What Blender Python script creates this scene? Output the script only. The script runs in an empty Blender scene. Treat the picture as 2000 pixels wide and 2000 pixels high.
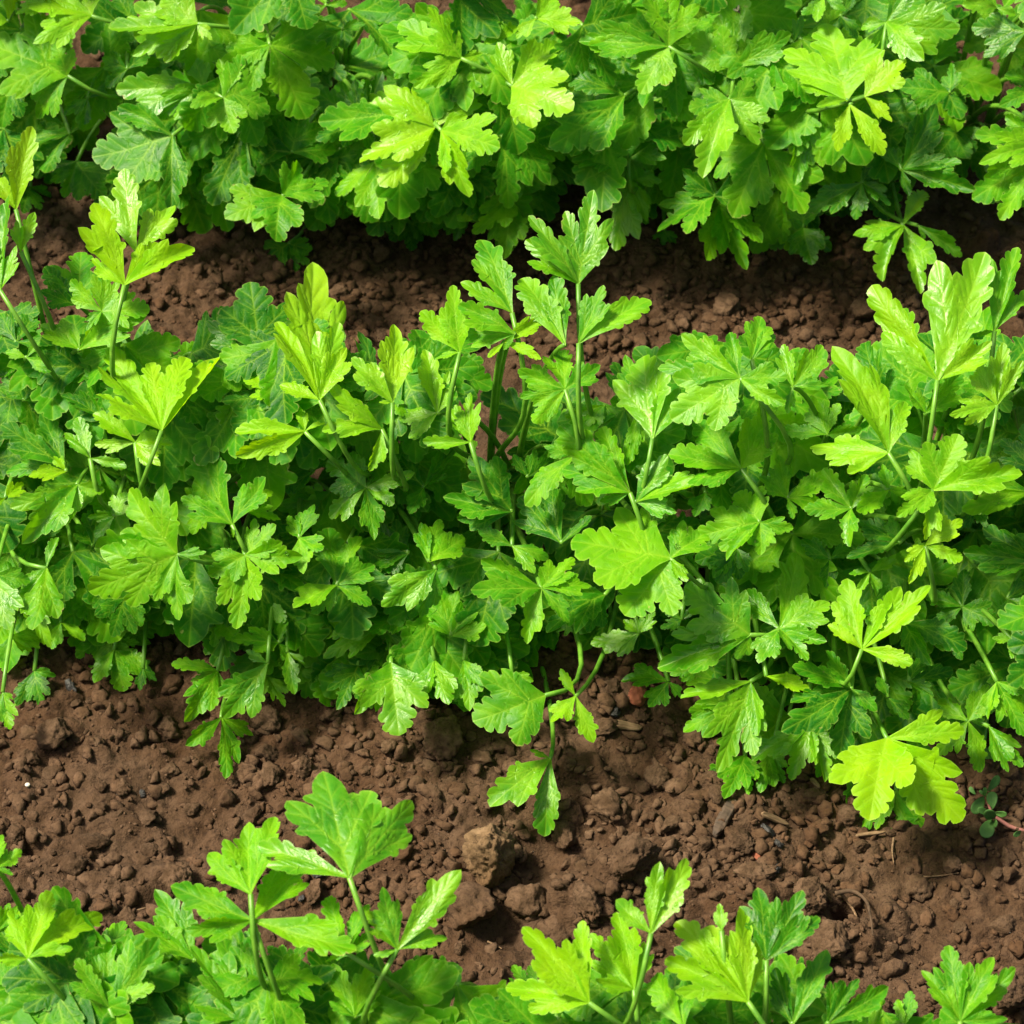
import bpy, math, random
import numpy as np
from mathutils import Vector, Matrix
from mathutils.geometry import delaunay_2d_cdt

SC = bpy.context.scene
COL = SC.collection
RND = random.Random(7)
NP = np.random.default_rng(11)

# ------------------------------------------------------------------ camera
PITCH = math.radians(52)
DIST = 1.55
FRAME_W = 0.50
VD = Vector((0, math.cos(PITCH), -math.sin(PITCH)))
TARGET = Vector((0, 0, 0.06))
CPOS = TARGET - VD * DIST
cam_d = bpy.data.cameras.new('camera')
cam = bpy.data.objects.new('camera', cam_d)
COL.objects.link(cam)
cam.location = CPOS
cam.rotation_euler = (math.pi / 2 - PITCH, 0, 0)
cam_d.angle = 2 * math.atan(FRAME_W / 2 / DIST)
cam_d.clip_start = 0.05
cam_d.clip_end = 200
cam_d.dof.use_dof = True
cam_d.dof.focus_distance = DIST - 0.09
cam_d.dof.aperture_fstop = 24.0
SC.camera = cam
CR = Vector((1, 0, 0))
CU = Vector((0, math.sin(PITCH), math.cos(PITCH)))
TANH = math.tan(cam_d.angle / 2)

# ------------------------------------------------------------------ light
SUN_EL = math.radians(58)
SUN_DIR = Vector((-0.95, 0.12, 0)).normalized() * math.cos(SUN_EL) + Vector((0, 0, math.sin(SUN_EL)))
w = bpy.data.worlds.new('World')
SC.world = w
w.use_nodes = True
nt = w.node_tree
bg = nt.nodes['Background']
sky = nt.nodes.new('ShaderNodeTexSky')
sky.sky_type = 'NISHITA'
sky.sun_disc = False
sky.sun_elevation = SUN_EL
sky.sun_rotation = math.atan2(SUN_DIR.x, SUN_DIR.y)
sky.dust_density = 7.0
sky.ozone_density = 0.2
nt.links.new(sky.outputs[0], bg.inputs[0])
bg.inputs[1].default_value = 0.072
sun_d = bpy.data.lights.new('sun', 'SUN')
sun_d.energy = 5.0
sun_d.angle = math.radians(10)
sun_d.color = (1.0, 0.91, 0.70)
sun = bpy.data.objects.new('sun', sun_d)
COL.objects.link(sun)
sun.rotation_euler = (-SUN_DIR).to_track_quat('-Z', 'Y').to_euler()
SC.view_settings.view_transform = 'Standard'
SC.view_settings.look = 'None'
SC.view_settings.exposure = 0.98
SC.view_settings.gamma = 1
SC.cycles.max_bounces = 8
SC.cycles.diffuse_bounces = 4
SC.cycles.transmission_bounces = 5
SC.cycles.use_denoising = True


def ray(px, py):
    u = (px / 1000.0 - 1) * TANH
    v = (1 - py / 1000.0) * TANH
    return (VD + CR * u + CU * v).normalized()


def at(px, py, z):
    d = ray(px, py)
    return CPOS + d * ((z - CPOS.z) / d.z)


def proj(p):
    q = Vector(p) - CPOS
    dz = q.dot(VD)
    return (1 + q.dot(CR) / dz / TANH) * 1000, (1 - q.dot(CU) / dz / TANH) * 1000


# ------------------------------------------------------------------ noise
def _hash(ix, iy, iz, s):
    h = (ix * 374761393 + iy * 668265263 + iz * 2147483647 + s * 974634777) & 0xFFFFFFFF
    h = ((h ^ (h >> 13)) * 1274126177) & 0xFFFFFFFF
    h = (h ^ (h >> 16)) & 0xFFFFFFFF
    return h.astype(np.float64) / 4294967295.0


def vnoise(p, s=0):
    """value noise in -1..1 of an (n,3) array"""
    i = np.floor(p).astype(np.int64)
    f = p - i
    f = f * f * (3 - 2 * f)
    out = 0
    for dx in (0, 1):
        wx = f[:, 0] if dx else 1 - f[:, 0]
        for dy in (0, 1):
            wy = f[:, 1] if dy else 1 - f[:, 1]
            for dz in (0, 1):
                wz = f[:, 2] if dz else 1 - f[:, 2]
                out = out + wx * wy * wz * _hash(i[:, 0] + dx, i[:, 1] + dy, i[:, 2] + dz, s)
    return out * 2 - 1


def fbm(p, octv=4, s=0, gain=0.5):
    a, t = 1.0, 0
    for k in range(octv):
        t = t + a * vnoise(p * (2.03 ** k) + k * 7.7, s + k)
        a *= gain
    return t


# ------------------------------------------------------------------ helpers
def mesh_np(name, verts, faces, mat=None, smooth=True):
    """verts (n,3), faces (m,3) or list of polygons"""
    me = bpy.data.meshes.new(name)
    verts = np.asarray(verts, dtype=np.float32)
    if isinstance(faces, np.ndarray):
        k = faces.shape[1]
        me.vertices.add(len(verts))
        me.vertices.foreach_set('co', verts.ravel())
        me.loops.add(faces.size)
        me.loops.foreach_set('vertex_index', faces.astype(np.int32).ravel())
        me.polygons.add(len(faces))
        me.polygons.foreach_set('loop_start', np.arange(0, faces.size, k, dtype=np.int32))
        me.polygons.foreach_set('loop_total', np.full(len(faces), k, dtype=np.int32))
        me.update(calc_edges=True)
    else:
        me.from_pydata([tuple(v) for v in verts], [], faces)
        me.update()
    if smooth:
        me.polygons.foreach_set('use_smooth', np.ones(len(me.polygons), dtype=bool))
    if mat:
        me.materials.append(mat)
    return me


def link(name, data, parent=None):
    o = bpy.data.objects.new(name, data)
    COL.objects.link(o)
    if parent is not None:
        o.parent = parent
    return o


def tag(o, label=None, cat=None, group=None, kind=None):
    if label: o['label'] = label
    if cat: o['category'] = cat
    if group: o['group'] = group
    if kind: o['kind'] = kind
    return o


def fattr(me, name, arr):
    a = me.attributes.new(name, 'FLOAT', 'POINT')
    a.data.foreach_set('value', np.asarray(arr, dtype=np.float32))


# ------------------------------------------------------------------ materials
def new_mat(name):
    m = bpy.data.materials.new(name)
    m.use_nodes = True
    return m, m.node_tree, m.node_tree.nodes['Principled BSDF'], m.node_tree.nodes['Material Output']


def N(nt, typ, **kw):
    n = nt.nodes.new(typ)
    for k, v in kw.items():
        if k.startswith('i_'):
            n.inputs[int(k[2:])].default_value = v
        else:
            setattr(n, k, v)
    return n


def mixc(nt, fac, a, b, blend='MIX'):
    n = nt.nodes.new('ShaderNodeMix')
    n.data_type = 'RGBA'
    n.blend_type = blend
    for idx, v in ((0, fac), (6, a), (7, b)):
        if isinstance(v, (int, float)):
            n.inputs[idx].default_value = v
        elif isinstance(v, tuple):
            n.inputs[idx].default_value = (*v, 1) if len(v) == 3 else v
        else:
            nt.links.new(v, n.inputs[idx])
    return n.outputs[2]


def ramp(nt, src, stops):
    n = nt.nodes.new('ShaderNodeValToRGB')
    e = n.color_ramp.elements
    while len(e) < len(stops):
        e.new(0.5)
    for k, (p, c) in enumerate(stops):
        e[k].position = p
        e[k].color = (c, c, c, 1) if isinstance(c, (int, float)) else (*c, 1)
    nt.links.new(src, n.inputs[0])
    return n.outputs[0]


def mth(nt, op, a, b=None, clamp=False):
    n = nt.nodes.new('ShaderNodeMath')
    n.operation = op
    n.use_clamp = clamp
    for idx, v in ((0, a), (1, b)):
        if v is None: continue
        if isinstance(v, (int, float)):
            n.inputs[idx].default_value = v
        else:
            nt.links.new(v, n.inputs[idx])
    return n.outputs[0]


def leaf_material():
    m, nt, bs, out = new_mat('parsley_leaf')
    L = nt.links.new
    uv = N(nt, 'ShaderNodeUVMap')
    oi = N(nt, 'ShaderNodeObjectInfo')
    sep = N(nt, 'ShaderNodeSeparateColor')
    L(oi.outputs['Color'], sep.inputs[0])
    vein = N(nt, 'ShaderNodeAttribute', attribute_name='vein').outputs['Fac']
    rim = N(nt, 'ShaderNodeAttribute', attribute_name='rim').outputs['Fac']
    off = N(nt, 'ShaderNodeVectorMath', operation='ADD')
    L(uv.outputs[0], off.inputs[0])
    cmb = N(nt, 'ShaderNodeCombineXYZ')
    L(mth(nt, 'MULTIPLY', oi.outputs['Random'], 40.0), cmb.inputs[0])
    L(cmb.outputs[0], off.inputs[1])
    n1 = N(nt, 'ShaderNodeTexNoise'); n1.inputs['Scale'].default_value = 3.0; n1.inputs['Detail'].default_value = 4
    L(off.outputs[0], n1.inputs[0])
    n2 = N(nt, 'ShaderNodeTexNoise'); n2.inputs['Scale'].default_value = 45.0; n2.inputs['Detail'].default_value = 3
    L(off.outputs[0], n2.inputs[0])
    vor = N(nt, 'ShaderNodeTexVoronoi', feature='DISTANCE_TO_EDGE'); vor.inputs['Scale'].default_value = 17
    L(off.outputs[0], vor.inputs[0])
    ret = ramp(nt, vor.outputs[0], [(0.0, 1.0), (0.09, 0.0)])          # fine net of veins
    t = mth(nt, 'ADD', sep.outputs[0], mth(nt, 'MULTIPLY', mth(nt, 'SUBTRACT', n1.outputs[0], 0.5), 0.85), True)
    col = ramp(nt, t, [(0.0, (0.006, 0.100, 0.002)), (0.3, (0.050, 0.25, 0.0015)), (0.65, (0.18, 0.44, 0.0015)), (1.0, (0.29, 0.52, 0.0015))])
    col = mixc(nt, mth(nt, 'MULTIPLY', n2.outputs[0], 0.35), col, mixc(nt, 0.5, col, (0.02, 0.14, 0.002)))
    col = mixc(nt, mth(nt, 'MULTIPLY', ret, 0.18), col, (0.14, 0.34, 0.03))
    col = mixc(nt, mth(nt, 'MULTIPLY', vein, 0.6), col, (0.32, 0.56, 0.03))
    col = mixc(nt, mth(nt, 'MULTIPLY', rim, 0.32), col, (0.42, 0.62, 0.10))
    # tiny blemishes
    spn = N(nt, 'ShaderNodeTexNoise'); spn.inputs['Scale'].default_value = 9.0; spn.inputs['Detail'].default_value = 1
    L(off.outputs[0], spn.inputs[0])
    sp = ramp(nt, spn.outputs[0], [(0.76, 0.0), (0.79, 1.0)])
    col = mixc(nt, mth(nt, 'MULTIPLY', sp, 0.6), col, (0.34, 0.34, 0.09))
    tipn = N(nt, 'ShaderNodeTexNoise'); tipn.inputs['Scale'].default_value = 2.6; tipn.inputs['Detail'].default_value = 2
    L(off.outputs[0], tipn.inputs[0])
    tp = mth(nt, 'MULTIPLY', ramp(nt, tipn.outputs[0], [(0.64, 0.0), (0.70, 1.0)]), rim)
    col = mixc(nt, mth(nt, 'MULTIPLY', tp, 0.8), col, (0.42, 0.30, 0.13))
    L(col, bs.inputs['Base Color'])
    rg = ramp(nt, n2.outputs[0], [(0.3, 0.40), (0.75, 0.50)])
    rg2 = mth(nt, 'ADD', rg, mth(nt, 'MULTIPLY', mth(nt, 'SUBTRACT', n1.outputs[0], 0.5), 0.35))
    L(mth(nt, 'SUBTRACT', mth(nt, 'ADD', rg2, 0.08), mth(nt, 'MULTIPLY', sep.outputs[1], 0.12)), bs.inputs['Roughness'])
    L(mth(nt, 'ADD', mth(nt, 'MULTIPLY', sep.outputs[1], 0.46), 0.14), bs.inputs['Specular IOR Level'])
    bs.inputs['IOR'].default_value = 1.45
    bump = N(nt, 'ShaderNodeBump'); bump.inputs['Strength'].default_value = 0.16; bump.inputs['Distance'].default_value = 0.0003
    hgt = mth(nt, 'ADD', mth(nt, 'MULTIPLY', ret, -0.8), mth(nt, 'MULTIPLY', n2.outputs[0], 0.7))
    L(hgt, bump.inputs['Height'])
    L(bump.outputs[0], bs.inputs['Normal'])
    tr = N(nt, 'ShaderNodeBsdfTranslucent')
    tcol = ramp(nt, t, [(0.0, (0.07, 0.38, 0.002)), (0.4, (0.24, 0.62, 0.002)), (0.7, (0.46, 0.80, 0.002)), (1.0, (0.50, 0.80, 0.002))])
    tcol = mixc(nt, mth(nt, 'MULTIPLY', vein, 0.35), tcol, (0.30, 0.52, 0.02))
    L(tcol, tr.inputs[0])
    L(bump.outputs[0], tr.inputs[1])
    mx = N(nt, 'ShaderNodeMixShader'); mx.inputs[0].default_value = 0.44
    L(bs.outputs[0], mx.inputs[1]); L(tr.outputs[0], mx.inputs[2])
    L(mx.outputs[0], out.inputs[0])
    return m


def stalk_material():
    m, nt, bs, out = new_mat('parsley_stalk')
    L = nt.links.new
    tc = N(nt, 'ShaderNodeTexCoord')
    n = N(nt, 'ShaderNodeTexNoise'); n.inputs['Scale'].default_value = 160
    L(tc.outputs['Object'], n.inputs[0])
    c = ramp(nt, n.outputs[0], [(0.3, (0.07, 0.22, 0.015)), (0.7, (0.16, 0.36, 0.03))])
    L(c, bs.inputs['Base Color'])
    bs.inputs['Roughness'].default_value = 0.4
    tr = N(nt, 'ShaderNodeBsdfTranslucent'); tr.inputs[0].default_value = (0.3, 0.6, 0.02, 1)
    mx = N(nt, 'ShaderNodeMixShader'); mx.inputs[0].default_value = 0.2
    L(bs.outputs[0], mx.inputs[1]); L(tr.outputs[0], mx.inputs[2]); L(mx.outputs[0], out.inputs[0])
    return m


def soil_material(name, tint=(1, 1, 1), scale=1.0, dist=0.003, coord='Object'):
    m, nt, bs, out = new_mat(name)
    L = nt.links.new
    tc = N(nt, 'ShaderNodeTexCoord')
    oi = N(nt, 'ShaderNodeObjectInfo')
    cmb = N(nt, 'ShaderNodeCombineXYZ')
    L(oi.outputs['Random'], cmb.inputs[0]); L(oi.outputs['Random'], cmb.inputs[1])
    ad = N(nt, 'ShaderNodeVectorMath', operation='ADD')
    L(tc.outputs[coord], ad.inputs[0]); L(cmb.outputs[0], ad.inputs[1])
    def noise(s, d=5, r=0.6):
        n = N(nt, 'ShaderNodeTexNoise'); n.inputs['Scale'].default_value = s * scale
        n.inputs['Detail'].default_value = d; n.inputs['Roughness'].default_value = r
        L(ad.outputs[0], n.inputs[0]); return n.outputs[0]
    big, mid, fine = noise(9, 4), noise(70, 6, 0.65), noise(420, 4, 0.7)
    k = lambda c: tuple(a * b for a, b in zip(c, tint))
    c = ramp(nt, mid, [(0.28, k((0.038, 0.021, 0.010))), (0.5, k((0.078, 0.046, 0.026))), (0.74, k((0.122, 0.075, 0.046)))])
    c2 = ramp(nt, mid, [(0.3, k((0.048, 0.023, 0.010))), (0.72, k((0.090, 0.048, 0.025)))])
    c = mixc(nt, ramp(nt, big, [(0.42, 0.0), (0.62, 0.75)]), c, c2)
    c = mixc(nt, ramp(nt, fine, [(0.30, 0.75), (0.50, 0.0)]), c, k((0.016, 0.009, 0.006)))
    c = mixc(nt, ramp(nt, fine, [(0.66, 0.0), (0.80, 0.6)]), c, k((0.22, 0.15, 0.105)))
    hv = N(nt, 'ShaderNodeHueSaturation'); L(c, hv.inputs['Color'])
    L(mth(nt, 'ADD', mth(nt, 'MULTIPLY', oi.outputs['Random'], 0.35), 0.82), hv.inputs['Value'])
    L(mixc(nt, 1.0, hv.outputs[0], (0.84, 0.84, 0.86), 'MULTIPLY'), bs.inputs['Base Color'])
    bs.inputs['Roughness'].default_value = 1.0
    bs.inputs['Specular IOR Level'].default_value = 0.15
    bump = N(nt, 'ShaderNodeBump'); bump.inputs['Strength'].default_value = 0.9; bump.inputs['Distance'].default_value = dist
    L(mth(nt, 'ADD', mth(nt, 'MULTIPLY', mid, 1.0), mth(nt, 'MULTIPLY', fine, 0.8)), bump.inputs['Height'])
    L(bump.outputs[0], bs.inputs['Normal'])
    return m


def plain_mat(name, c0, c1, scale=150, rough=0.8, dist=0.0006, spec=0.3, stretch=(1, 1, 1)):
    m, nt, bs, out = new_mat(name)
    L = nt.links.new
    tc = N(nt, 'ShaderNodeTexCoord')
    mp = N(nt, 'ShaderNodeMapping'); mp.inputs['Scale'].default_value = stretch
    L(tc.outputs['Object'], mp.inputs[0])
    n = N(nt, 'ShaderNodeTexNoise'); n.inputs['Scale'].default_value = scale; n.inputs['Detail'].default_value = 5
    L(mp.outputs[0], n.inputs[0])
    L(ramp(nt, n.outputs[0], [(0.3, c0), (0.7, c1)]), bs.inputs['Base Color'])
    bs.inputs['Roughness'].default_value = rough
    bs.inputs['Specular IOR Level'].default_value = spec
    bump = N(nt, 'ShaderNodeBump'); bump.inputs['Strength'].default_value = 0.7; bump.inputs['Distance'].default_value = dist
    L(n.outputs[0], bump.inputs['Height']); L(bump.outputs[0], bs.inputs['Normal'])
    return m


M_LEAF = leaf_material()
M_STALK = stalk_material()
M_SOIL = soil_material('garden_soil')
M_CLOD = soil_material('soil_clod', (1.2, 1.22, 1.22), 0.016, dist=0.0012)
M_CRUMB = soil_material('soil_crumb', (1.05, 1.05, 1.05), dist=0.0012)
M_TAN = soil_material('tan_clod', (2.5, 2.7, 2.5), 0.02, dist=0.0012)
M_RED = plain_mat('red_stone', (0.13, 0.035, 0.018), (0.26, 0.085, 0.045), 2.5, 0.85)
M_CHAR = plain_mat('charcoal', (0.006, 0.006, 0.007), (0.03, 0.027, 0.025), 3, 0.6, 0.001, 0.5)
M_WOOD = plain_mat('dark_wood', (0.022, 0.016, 0.012), (0.085, 0.056, 0.038), 90, 0.75, 0.0009, 0.3, (6, 1, 6))
M_TWIG = plain_mat('pale_twig', (0.09, 0.055, 0.03), (0.24, 0.155, 0.09), 150, 0.85, 0.0006, 0.2, (1, 6, 6))
M_ROOT = plain_mat('dry_root', (0.035, 0.021, 0.012), (0.09, 0.055, 0.032), 200, 0.9)
M_WHITE = plain_mat('white_pebble', (0.5, 0.46, 0.40), (0.72, 0.68, 0.6), 2, 0.6)

# ------------------------------------------------------------------ ground
def row_line(r, px):
    return (130 + 0.07 * px, 930 + 0.10 * px, 2010 + 0.06 * px)[r]


FX0, FX1, FY0, FY1, STEP = -0.47, 0.47, -0.52, 0.66, 0.0014
def axis(a, b):
    core = np.arange(a, b, STEP)
    out = [0.0]; s = STEP
    while out[-1] < 40:
        s *= 1.35; out.append(out[-1] + s)
    out = np.array(out[1:])
    return np.concatenate([a - out[::-1], core, core[-1] + out])
XS, YS = axis(FX0, FX1), axis(FY0, FY1)
GX, GY = np.meshgrid(XS, YS)
IX0 = int(np.argmin(abs(XS - FX0))); IY0 = int(np.argmin(abs(YS - FY0)))
NXC, NYC = len(np.arange(FX0, FX1, STEP)), len(np.arange(FY0, FY1, STEP))
P3 = np.stack([GX.ravel(), GY.ravel(), np.zeros(GX.size)], 1)
fade = np.exp(-(np.maximum(np.hypot(P3[:, 0], P3[:, 1]) - 1.5, 0)) / 3)
H = 0.009 * fbm(P3 * 7.0, 3, 5) * fade + 0.0028 * fbm(P3 * 45.0, 3, 21, 0.6) * fade
# beds: gently raised under every row of plants, hollow between them
rowY = [at(1000, row_line(r, 1000), 0).y for r in range(3)]
tilt = (at(2000, row_line(1, 2000), 0).y - at(0, row_line(1, 0), 0).y) / (at(2000, 1100, 0).x - at(0, 1000, 0).x)
for ry in rowY + [rowY[0] + 0.29, rowY[2] - 0.29]:
    d = (P3[:, 1] - ry - tilt * P3[:, 0]) / 0.075
    H += 0.014 * np.exp(-d * d)
H = H.reshape(GX.shape)


def stamp(x, y, r, hgt, p=2.0, ang=0.0, asp=1.0, mode='max'):
    ix, iy = (x - FX0) / STEP + IX0, (y - FY0) / STEP + IY0
    k = int(r * max(asp, 1 / asp) / STEP) + 2
    x0, x1 = max(int(ix) - k, IX0), min(int(ix) + k + 1, IX0 + NXC)
    y0, y1 = max(int(iy) - k, IY0), min(int(iy) + k + 1, IY0 + NYC)
    if x1 <= x0 or y1 <= y0: return
    dx, dy = GX[y0:y1, x0:x1] - x, GY[y0:y1, x0:x1] - y
    ca, sa = math.cos(ang), math.sin(ang)
    u, v = (dx * ca + dy * sa) / (r * asp), (-dx * sa + dy * ca) / (r / asp)
    q = np.clip(1 - (u * u + v * v), 0, 1)
    if mode == 'add':
        H[y0:y1, x0:x1] += hgt * q * q
    else:
        base = H[min(max(int(iy), 0), H.shape[0] - 1), min(max(int(ix), 0), H.shape[1] - 1)]
        H[y0:y1, x0:x1] = np.maximum(H[y0:y1, x0:x1], base + np.sqrt(q) * hgt - 0.15 * hgt - (q <= 0) * 1.0)


def stamp_px(px, py, rpx, hgt, **kw):
    p = at(px, py, 0.0)
    stamp(p.x, p.y, rpx * 0.00025, hgt, **kw)

# the larger forms of the bare soil between the rows, as the photograph has them
for (px, py, r, h, a, asp) in [(1190, 1745, 110, 0.012, 0.55, 1.5), (1480, 1800, 120, 0.010, 0.2, 1.4),
                               (1010, 1830, 80, -0.008, 0.6, 1.3), (1080, 1690, 90, -0.010, 0.3, 1.3),
                               (1655, 1795, 40, -0.016, 0, 1.2), (1680, 1860, 80, 0.010, 0.4, 1.3),
                               (900, 1760, 90, 0.008, 0.5, 1.3), (350, 1730, 110, 0.009, 0, 1.6),
                               (40, 1690, 60, -0.010, 0.5, 1.2), (1650, 1490, 90, -0.006, 0, 1.4),
                               (1950, 1960, 80, 0.012, 0, 1.2), (1180, 1390, 90, 0.006, 0, 1.4),
                               (430, 1400, 80, -0.006, 0, 1.3), (760, 1450, 120, 0.006, 0.4, 1.4)]:
    stamp_px(px, py, r, h, ang=a, asp=asp, mode='add')
for _ in range(6000):
    r = 0.0016 + 0.0075 * RND.random() ** 3.2
    stamp(RND.uniform(FX0, FX1), RND.uniform(FY0, FY1), r, r * RND.uniform(0.4, 0.85), ang=RND.uniform(0, 3.1), asp=RND.uniform(0.65, 1.5))
PN = np.stack([GX.ravel(), GY.ravel(), H.ravel() * 1.0], 1)
H = H + ((0.0011 * fbm(PN * 230.0, 3, 41, 0.7) + 0.0030 * np.abs(fbm(PN * 75.0, 3, 61, 0.6))) * fade).reshape(H.shape)


def gh(x, y):
    i = int(round((x - FX0) / STEP)) + IX0
    j = int(round((y - FY0) / STEP)) + IY0
    i = min(max(i, 0), H.shape[1] - 1); j = min(max(j, 0), H.shape[0] - 1)
    if i < IX0 or i >= IX0 + NXC: i = int(np.argmin(abs(XS - x)))
    if j < IY0 or j >= IY0 + NYC: j = int(np.argmin(abs(YS - y)))
    return float(H[j, i])


def on_ground(px, py):
    z = 0.0
    for _ in range(5):
        p = at(px, py, z)
        z = gh(p.x, p.y)
    return Vector((p.x, p.y, z))


ny, nx = H.shape
idx = np.arange(nx * ny).reshape(ny, nx)
quads = np.stack([idx[:-1, :-1].ravel(), idx[:-1, 1:].ravel(), idx[1:, 1:].ravel(), idx[1:, :-1].ravel()], 1)
ground = link('ground', mesh_np('ground', np.stack([GX.ravel(), GY.ravel(), H.ravel()], 1), quads, M_SOIL))
tag(ground, 'bare reddish brown garden soil between the parsley rows', kind='structure')

# ------------------------------------------------------------------ clods
def ico(sub):
    import bmesh
    bm = bmesh.new()
    bmesh.ops.create_icosphere(bm, subdivisions=sub, radius=1)
    v = np.array([x.co[:] for x in bm.verts]); f = np.array([[q.index for q in x.verts] for x in bm.faces])
    bm.free(); return v, f
ICO = {k: ico(k) for k in (1, 2, 3, 4, 5)}


def clod_verts(sub, seed, rough=1.0, cuts=6):
    v = ICO[sub][0].copy()
    r = np.random.default_rng(seed)
    v = v * (1 + 0.24 * rough * vnoise(v * 1.3 + seed * 3.1, seed)[:, None])
    for _ in range(cuts):                       # broken, slightly flat faces
        n = r.normal(size=3); n /= np.linalg.norm(n)
        d = r.uniform(0.5, 0.85)
        e = np.maximum(v @ n - d, 0)
        v = v - 0.85 * e[:, None] * n
    nrm = v / np.linalg.norm(v, axis=1)[:, None]
    det = 0.15 * fbm(v * 3.2 + seed, 4, seed + 3, 0.62)
    if sub >= 4: det = det + 0.05 * fbm(v * 13 + seed, 3, seed + 9, 0.7)
    v = v + nrm * (det * rough)[:, None]
    return v * r.uniform(0.8, 1.15, size=3) * np.array([1, 1, 0.82])

CLOD_L = [mesh_np('clod', clod_verts(4, 100 + k), ICO[4][1], M_CLOD) for k in range(14)]
CLOD_M = [mesh_np('clod', clod_verts(3, 200 + k), ICO[3][1], M_CLOD) for k in range(14)]


def put_clod(me, px, py, d_px, label, group=None, cat='soil clod', name='soil_clod', sink=0.22, rot=None, sc=(1, 1, 1), pos=None):
    p = pos if pos is not None else on_ground(px, py)
    r = d_px * 0.00025 / 2
    o = link(name, me)
    o.location = (p.x, p.y, p.z + r * (0.8 - sink * 2))
    o.rotation_euler = rot or (RND.uniform(-.5, .5), RND.uniform(-.5, .5), RND.uniform(0, 6.28))
    o.scale = (r * sc[0], r * sc[1], r * sc[2])
    tag(o, label, cat, group)
    return o

big = mesh_np('clod', clod_verts(5, 501, 1.0, 8), ICO[5][1], M_TAN)
put_clod(big, 958, 1702, 140, 'largest clod, tan and rough, standing alone on the soil below the middle row', rot=(0.1, 0.2, 0.5), sc=(0.9, 0.9, 1.15), sink=0.0)
named = [
    (915, 1778, 110, 'brown crumbly clod touching the underside of the largest tan clod', 4, 503),
    (1028, 1765, 70, 'flat broken clod right of the foot of the largest tan clod', 4, 504),
    (1443, 1647, 62, 'round sandy clod just right of the long dark wood chip', 5, 505),
    (1792, 1742, 66, 'smooth angular clod with a pointed top on the open soil at lower right', 4, 506),
    (1862, 1695, 46, 'half buried oval clod behind the smooth angular clod at lower right', 4, 507),
    (1656, 1602, 42, 'drop shaped grey brown clod left of the bright hanging leaf tips', 4, 508),
    (1683, 1655, 34, 'small oval clod under the drop shaped clod', 4, 509),
    (1376, 1652, 34, 'small upright clod at the lower end of the dark wood chip', 4, 510),
    (1098, 1635, 60, 'smooth wide clod right under the drooping leaf tips of the middle row', 4, 511),
    (1180, 1580, 66, 'broken flat faced clod above the smooth wide clod', 4, 512),
    (1285, 1525, 62, 'dark lumpy clod on the soil under the right middle leaves', 4, 513),
    (1255, 1538, 34, 'grey clod leaning on the dark lumpy clod', 3, 514),
    (1235, 1685, 90, 'wide pale clod on the bank behind the front row', 5, 515),
    (1150, 1770, 70, 'crusty clod on the bank left of the upright front leaf', 5, 516),
    (1475, 1715, 74, 'crumbly clod streaked with charcoal above the front row', 5, 517),
    (1580, 1760, 80, 'wide crusted clod left of the hole with roots', 5, 518),
    (1630, 1850, 84, 'pale crusted clod in front of the hole with roots', 5, 519),
    (1965, 1962, 90, 'rough clod in the bottom right corner', 5, 520),
    (755, 1459, 40, 'pale oval clod on the soil under the middle leaves left of centre', 4, 521),
    (520, 1410, 60, 'smooth pale clod beside the lowest leaf of the middle row left', 4, 522),
    (865, 1450, 86, 'long flat pale clod under the drooping central leaves', 4, 523),
    (105, 1435, 66, 'flat wide clod under the far left middle leaves', 4, 524),
    (330, 1425, 52, 'wide flat clod left of the lowest hanging leaf of the middle row', 4, 525),
    (198, 1540, 30, 'round clod on open soil at left', 4, 526),
    (375, 1585, 40, 'round pale clod above the front row at left', 4, 527),
    (350, 1735, 76, 'wide crusted clod just behind the front left leaves', 5, 528),
    (145, 1700, 52, 'tilted clod behind the front left leaves', 4, 529),
    (30, 1630, 44, 'pale clod at the left edge above the front row', 4, 530),
    (665, 578, 54, 'round pale clod in the soil band between the two back rows', 4, 531),
    (745, 500, 42, 'dusty clod under the back row beside a low sprig', 4, 532),
    (405, 660, 60, 'dark broad clod in the shade of the back soil band', 4, 533),
    (1190, 505, 42, 'clod in the shade right of the tall central leaf', 4, 534),
    (1548, 530, 34, 'round clod below the drooping leaves of the back row', 4, 535),
    (1560, 575, 34, 'round clod beside another in the back soil band', 4, 536),
    (1685, 605, 62, 'broad clod left of the tall right leaves in the back soil band', 4, 537),
    (1420, 612, 70, 'long flat clod in the back soil band right of centre', 4, 538),
    (1530, 590, 28, 'greyish clod in the back soil band right of centre', 3, 539),
]
for (px, py, d, lab, sub, seed) in named:
    me = mesh_np('clod', clod_verts(sub, seed), ICO[sub][1], M_CLOD)
    put_clod(me, px, py, d, lab)
RED = mesh_np('clod', clod_verts(4, 601, 0.6, 9), ICO[4][1], M_RED)
put_clod(RED, 1243, 1366, 54, 'brick red stone lying in the shade under the middle leaves', name='red_stone', cat='stone')
put_clod(RED, 1480, 1668, 44, 'brick red stone sunk in the soil between the sandy clod and the charcoal', name='red_stone', cat='stone', sink=0.42)
put_clod(mesh_np('clod', clod_verts(3, 603, 0.5, 3), ICO[3][1], M_WHITE), 54, 1534, 10, 'tiny white pebble on the soil at the left', name='white_pebble', cat='pebble')

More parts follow.
